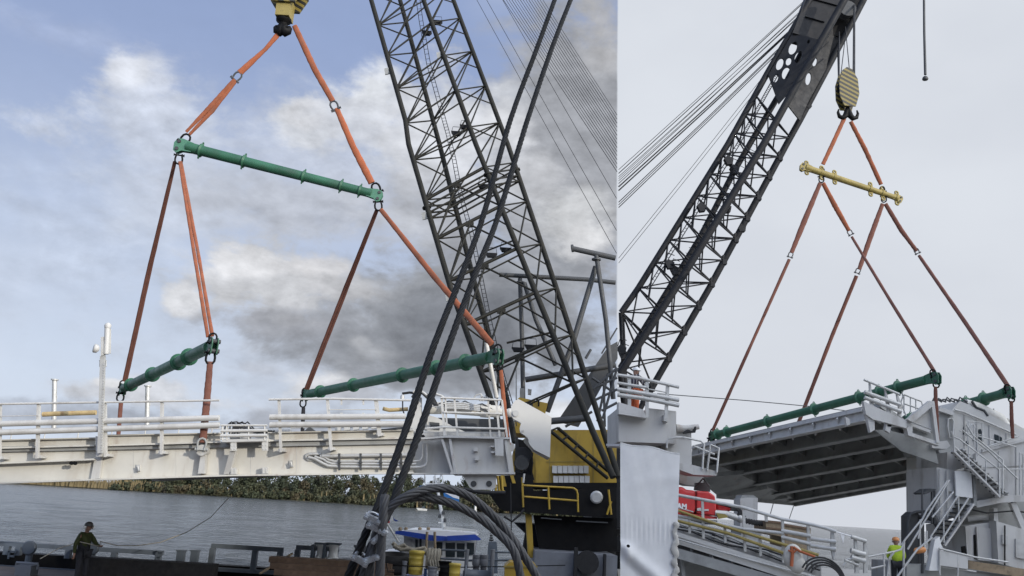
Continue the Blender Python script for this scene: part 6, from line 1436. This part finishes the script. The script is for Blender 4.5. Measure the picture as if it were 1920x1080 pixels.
# ------------------------------------------------------------------ white sheeting, lower walkway, red lift, small gear
def sheeting():
    Y = 22.0
    t = thing('white_sheeting', Q(1215, 1085, Y), 'white shrink wrap sheeting stretched round a scaffold at the right photo\'s lower left', 'sheeting')
    cols, rows = 34, 40; vs = []
    for j in range(rows + 1):
        for i in range(cols + 1):
            u, v = i / cols, j / rows
            xt = 1163 + u * 112; yt = 832 + u * 20 + 2 * sin(u * 9); xb = 1163 + u * 103; p = Q(xt + (xb - xt) * v, yt + (1110 - yt) * v, Y)
            w = .012 * sin(u * 5 + v * 3) + .004 * sin(u * 17 - v * 11) + .02 * math.exp(-((v - .16 - .12 * (1 - u)) * 25) ** 2) * u
            w += .10 * math.exp(-((v - .74 - .30 * (u - .15)) * 16) ** 2) * (1 if v > .66 else .3)       # slack fold running down to the right
            w -= .08 * math.exp(-((v - .80 - .42 * (u - .15)) * 20) ** 2)
            if .48 < v < .66: w += .022 * sin(u * 75) * sin((v - .48) / .18 * pi) * (.4 + u)
            w += .05 * math.exp(-((u - .13) ** 2 + (v - .76) ** 2) * 300) + random.uniform(-.002, .002)
            vs.append(p + Vector((0, -w, 0)))
    m_ = MB(); m_.add(vs, [(j * (cols + 1) + i, j * (cols + 1) + i + 1, (j + 1) * (cols + 1) + i + 1, (j + 1) * (cols + 1) + i) for j in range(rows) for i in range(cols)], True)
    m_.build('front_sheet', 'sheet', t)
    m_ = MB(); a = [vs[j * (cols + 1) + cols] for j in range(rows + 1)]; b = [p + Vector((.42 + .02 * sin(j * .7), 3.0, .1)) for j, p in enumerate(a)]
    m_.add(a + b, [(j, j + 1, rows + 2 + j, rows + 1 + j) for j in range(rows)], True); m_.build('side_sheet', 'sheet', t)
    m_ = MB(); a = vs[:cols + 1]; m_.tube([p + Vector((0, .05, 0)) for p in a], .05, 8); m_.tube([p + Vector((0, .05, 0)) for p in a], .05, 8)
    m_.prism([vs[0] + Vector((0, .06, 0)), vs[cols] + Vector((0, .06, 0)), vs[cols] + Vector((0, 3, .2)), vs[0] + Vector((0, 3, .2))], (0, 0, -.06)); m_.build('top_sheet', 'sheet', t)
    m_ = MB()
    m_.tube([Q(1266 + 2.2 * sin(k * .9) + random.uniform(-1, 1), 978 + 4 * k, Y - .05) for k in range(30)], [random.uniform(.03, .09) for k in range(30)], 8, flat=.4)
    m_.build('gathered_edge', 'sheetdirty', t)
    m_ = MB(); m_._lathe(Q(1178.5, 1024, Y - .28), (0, 1, 0), [(0, .035), (.1, .035)], 10); m_.build('eyelet', 'black', t)
    m_ = MB()
    for x in (1170, 1265): q = Q(x, 1000, Y + .4); m_.tube([(q.x, q.y, 1.4), (q.x, q.y, Q(x, 850, Y + .4).z)], .04, 8)
    m_.build('scaffold_pole', 'galv', t)
M['sheet'] = mat('white_sheet', (.70, .70, .695), .9, 0, .05, 2, (.55, .55, .54), .35, 3, spec=.15)
M['sheetdirty'] = mat('dirty_white_sheet', (.42, .41, .38), .55, 0, .15, 4)
sheeting()

def lower_walkway():
    Y = 27.0
    def P(x, y, d=0): return Q(x, y, Y + d + (1520 - x) * .006)
    t = thing('lower_walkway', P(1420, 1080), 'lower steel walkway with white edge beam and bent handrails sloping down right', 'walkway')
    e = MB(); e.beam(P(1262, 1000), P(1545, 1090), .10, .12, (0, 1, 0)); e.beam(P(1262, 1006), P(1545, 1096), .34, .05, (0, 1, 0)); e.build('edge_beam', 'white', t)
    e = MB(); a, b, c, d = P(1262, 1001), P(1560, 1092), P(1560, 1092, 2.6), P(1262, 1001, 2.6); e.prism([a, b, c, d], (0, 0, -.08))
    for k in range(9): p = a.lerp(b, k / 8); e.beam(p + Vector((0, 0, -.25)), p + Vector((0, 2.6, -.25)), .08, .3)
    e.build('deck', 'darkgrey', t)
    e = MB(); e.beam(P(1262, 1035), P(1470, 1095), .3, .12, (0, 1, 0)); e.beam(P(1262, 1066, .6), P(1320, 1046, .6), .12, .12, (0, 1, 0)); e.beam(P(1282, 1085, .4), P(1278, 1040, .4), .1, .1, (0, 1, 0)); e.poly([(1262, 1042), (1400, 1080), (1440, 1110), (1262, 1110)], Y + 2.4, .1); e.build('lower_frame', 'under', t)
    e = MB(); e.prism([P(1268, 968, 1.2), P(1540, 1048, 1.2), P(1540, 1085, 1.2), P(1268, 1000, 1.2)], (0, .06, 0)); sp = e.build('side_panel', 'grey', t)
    for k in range(9):
        x = 1282 + k * 27; y = 982 + k * 8.2
        e = MB(); e.prism([P(x, y, 1.08), P(x + 5, y + 1.5, 1.08), P(x + 5, y + 12, 1.08), P(x, y + 10, 1.08)], (0, .13, 0)); e.build('bracket', 'darkgrey' if k % 3 else 'galv', sp)
    for k in range(4):
        e = MB(); e.tube([P(1266 + 34 * j, 979 + 10 * j + k * 4 + 3 * sin(j * 1.9 + k), 1.0 - .05 * k) for j in range(9)], .028, 6); e.build('cable', 'rubber' if k % 2 else 'under', sp)
    for x, y in ((1332, 1060), (1368, 1070), (1406, 1082)):
        e = MB(); e.beam(P(x, y - 22, .1), P(x + 10, y, .1), .07, .07, (0, 1, 0)); e.build('frame_brace', 'galv', t)
    h = MB()
    for pts, r in (([(1264, 927), (1318, 937), (1395, 952), (1465, 973), (1515, 982), (1548, 990), (1568, 997)], .05), ([(1264, 966), (1318, 976), (1395, 992), (1470, 1000)], .05), ([(1264, 950), (1300, 960)], .02), ([(1465, 995), (1520, 1005)], .06), ([(1465, 1007), (1520, 1020)], .06), ([(1520, 1010), (1568, 1016)], .06), ([(1520, 1023), (1568, 1030)], .06)): h.tube([P(x, y, -.12) for x, y in pts], r, 8)
    ho = h.build('handrail', 'galv', t)
    h = MB()
    for pts in ([(1264, 955), (1345, 983), (1440, 1012), (1535, 1041)], [(1264, 975), (1365, 1000), (1472, 1038)]): h.tube([P(x, y, -.2) for x, y in pts], .045, 8)
    h.build('yellow_rail', 'ochre', ho)
    h = MB(); h.tube([P(1264, 1009, -.15), P(1400, 1048, -.15), P(1520, 1080, -.15)], .03, 6); h.build('toe_rail', 'galv', ho)
    for xt, yt, xb, yb in ((1317, 937, 1319, 1010), (1394, 953, 1397, 1034), (1467, 973, 1469, 1055), (1515, 983, 1517, 1065), (1436, 964, 1437, 978), (1293, 965, 1293, 1000), (1359, 985, 1360, 1018), (1425, 1005, 1426, 1042)):
        p = MB(); p.beam(P(xt, yt, -.1), P(xb, yb, -.1), .075, .07, (0, 1, 0)); p.build('post', 'galv', ho)
    for xs in ((1560, 998, 1569, 1058), ):
        pass
    for pts in ([(1559, 993), (1563, 993), (1568, 1028), (1563, 1050), (1558, 1028)],):
        p = MB(); p.prism([P(x, y, -.1) for x, y in pts], (0, .08, 0)); p.build('post', 'galv', ho)
lower_walkway()
t = thing('bent_barrier', Q(1610, 1075, 27), 'short bent grey barrier with broken rails right of the lower walkway', 'barrier')
m_ = MB()
for pts, r in (([(1596, 1006), (1624, 1015)], .06), ([(1595, 1032), (1622, 1040)], .08), ([(1596, 1045), (1622, 1052)], .08), ([(1584, 1050), (1610, 1060)], .04), ([(1581, 1062), (1590, 1048), (1604, 1048)], .03)): m_.tube(QQ(pts, 27), r, 8)
m_.build('rail', 'galv', t)
for pts in ([(1602, 1008), (1606, 1009), (1611, 1042), (1611, 1075), (1604, 1075), (1603, 1040)], [(1620, 1014), (1624, 1015), (1628, 1045), (1627, 1075), (1620, 1075), (1621, 1040)]): m_ = MB(); m_.poly(pts, 27.05, .08); m_.build('post', 'galv', t)
m_ = MB(); m_.tube(QQ([(1567, 997), (1580, 1001), (1598, 1006)], 27), .02, 6); m_.poly([(1576, 1001), (1584, 1003), (1583, 1008), (1581, 1018), (1579, 1010)], 27, .02); solo(m_, 'barrier_tape', 'flagwhite', 'strip of torn white barrier tape between the rail ends', 'tape')
def bv(o, w=.09):
    q = o.modifiers.new('edge', 'BEVEL'); q.width = w; q.segments = 3; return o
def boom_lift():
    Y = 30.0
    t = thing('boom_lift', Q(1310, 985, Y), 'bright red access boom lift parked behind the lower walkway rail', 'boom lift')
    b = MB(); b.poly([(1262, 918), (1270, 914), (1279, 912), (1288, 918), (1305, 920), (1305, 962), (1262, 968)], Y, 1.8); bv(b.build('engine_cover', 'red', t))
    b = MB(); b.poly([(1305.5, 920), (1330, 922), (1341, 930), (1345, 968), (1305.5, 963)], Y + .03, 1.7); b.poly([(1345, 940), (1360, 942), (1380, 950), (1381, 956), (1345, 963)], Y + .3, 1.2); bv(b.build('body', 'red', t))
    b = MB(); b.poly([(1262, 966), (1300, 963), (1345, 969), (1345, 973), (1262, 971)], Y + .1, 1.4); b.build('chassis', 'red', t)
    b = MB(); b.poly([(1262, 974), (1345, 976), (1345, 984), (1262, 982)], Y + .2, 1.4); b.build('undercarriage', 'darkgrey', t)
    b = MB(); b.poly([(1304.6, 921), (1305.8, 921), (1305.8, 962), (1304.6, 962)], Y - .02, .03); b.build('panel_gap', 'black', t); b = MB(); b.tube(QQ([(1345, 945), (1362, 949), (1380, 954)], Y + .2), .03, 6); b.build('cable', 'black', t)
    b = MB(); b.tube(QQ([(1340, 962), (1362, 964), (1386, 972)], Y + .1), .11, 10); b.sphere(Q(1387, 972, Y + .1), .14); b.build('boom_ram', 'galv', t)
    b = MB(); b.poly([(1343, 962), (1360, 964), (1366, 970), (1348, 973)], Y - .05, .1); b.build('bracket', 'ochre', t)
    b = MB()
    for k in range(6): b.tube(QQ([(1370 + k, 956), (1378 + 2 * k, 950 + k % 3 * 3), (1386 + k, 960), (1382 + 3 * k, 970)], Y + .05), .045, 6)
    b.build('hose_bundle', 'rubber', t); b = MB()
    for k in range(7): b.tube(QQ([(1388 + 5 * k, 978 + k), (1394 + 5 * k, 973 + k), (1402 + 6 * k, 980 + k)], Y + .4), .06, 6)
    b.build('hose_bundle', 'rubber', t)
    b = MB(); b.tube(QQ([(1304, 914), (1318, 897), (1330, 912)], Y + 1), .03, 6); b.build('stand_rail', 'darkgrey', t); b = MB(); b.poly([(1306, 905), (1330, 905), (1332, 922), (1304, 919)], Y + 1.2, .3); b.build('control_stand', 'darkgrey', t)
    for tx, x, y, s_ in (('AM', 1269, 952.5, 9.0),):
        cu = bpy.data.curves.new('lettering', 'FONT'); cu.body = tx; cu.size = px(s_, Y) * 1.38; cu.extrude = .004; cu.offset = .012; tmp = bpy.data.objects.new('lettering', cu); COL.objects.link(tmp); dg = bpy.context.evaluated_depsgraph_get(); me = bpy.data.meshes.new_from_object(tmp.evaluated_get(dg)); bpy.data.objects.remove(tmp); bpy.data.curves.remove(cu); me.materials.clear(); me.materials.append(M['flagwhite'])
        o = bpy.data.objects.new('lettering', me); COL.objects.link(o); o.parent = t; p = Q(x, y, Y) - WLOC[t.name] + Vector((0, -.012, 0)); o.location = p; o.rotation_euler = (R(90), R(3), 0)
    b = MB(); b.poly([(1307, 953), (1313, 952), (1320, 955), (1329, 954.5), (1329, 958), (1307, 957.5)], Y - .01, .03); b.build('sign_plate', 'palegrey', t)
boom_lift()
m_ = MB(); m_.poly([(1388, 935), (1403, 933), (1421, 934), (1420, 990), (1388, 990)], 36, 1.0)
t = thing('support_column', Q(1405, 1080, 36), 'grey box column standing under the raised ramp', 'column'); m_.build('shaft', 'grey', t); m_ = MB(); m_.poly([(1392, 928), (1412, 928), (1421, 934), (1388, 936)], 36.05, .9); m_.abox(Q(1386, 990, 36).x, Q(1423, 990, 36).x, 35.7, 37.3, 1.45, Q(1400, 990, 36).z); m_.build('cap', 'under', t)
for pts, lb, d_ in (([(1436, 976), (1466, 979), (1466, 1006), (1436, 1000)], 'weathered plywood crate behind the lower walkway, left one', 30), ([(1467, 982), (1520, 991), (1518, 1046), (1467, 1030)], 'larger weathered plywood crate behind the lower walkway, right one', 30.2)):
    t = thing('plywood_crate', Q(pts[3][0], pts[3][1] + 12, d_), lb, 'crate', 'plywood crates by the lower walkway'); m_ = MB(); m_.poly(pts, d_, 1.4); m_.build('box', 'woodgrey', t); m_ = MB()
    (x0, y0), (x1, y1) = pts[0], pts[1]
    m_.poly([(x0, y0 - 1), (x1, y1 - 1), (x1, y1 + 3), (x0, y0 + 3)], d_ - .04, .05); m_.poly([(x0, y0 + 12), (x1, y1 + 12), (x1, y1 + 15), (x0, y0 + 15)], d_ - .04, .05); m_.poly([(x0 + 3, y0 + 16), (x0 + 10, y0 + 17), (x0 + 10, y0 + 23), (x0 + 3, y0 + 22)], d_ - .05, .05); m_.build('batten', 'wood', t)
m_ = MB()
for k in range(4):
    c = Q(1543 + k * 2, 1088 + k, 25.6); m_.tube(arc(c, px(40 - k * 3.5, 25.6), R(12 - 6 * k), R(150), (1, 0, 0), (0, .25, .97), 24), .026, 10)
solo(m_, 'black_hose', 'rubber', 'loop of thick black hoses arching at the bottom edge', 'hose')
t = thing('debris_bag', Q(1487, 1066, 26.3), 'white plastic bag with orange straps hung on the lower walkway', 'bag')
m_ = MB(); c = Q(1487, 1044, 26.3); m_.sphere(c, .38, 12, 10, (.75, .45, .95)); m_.sphere(c + Vector((.1, -.05, -.2)), .25, 10, 8, (1, .5, 1)); m_.build('bag', 'sheetdirty', t)
m_ = MB(); m_.tube(QQ([(1484, 1024), (1486, 1038), (1484, 1062)], 26.1), .05, 6, flat=.5); m_.tube(QQ([(1488, 1026), (1500, 1034), (1528, 1044)], 26.1), .04, 6); m_.tube(QQ([(1478, 1032), (1488, 1036), (1494, 1030)], 26.1), .03, 6); m_.build('strap', 'brightor', t)

shed(-60, 57, -40, -24, 22.1, 'low pale shed added unseen behind the camera to block the sun')
m_ = MB(); m_.abox(48.5, 56.6, -25.1, -24.1, 22.102, 24.5); m_.abox(48.4, 56.8, -25.2, -24, 24.502, 24.65); m_.build('shade_box', 'palegrey', bpy.data.objects['shade_shed'])  # box added on the roof to shade the ramp bridge end
shed(57.5, 170, -27, -20, 36.0, 'tall pale shed added unseen behind the camera to block the sun')
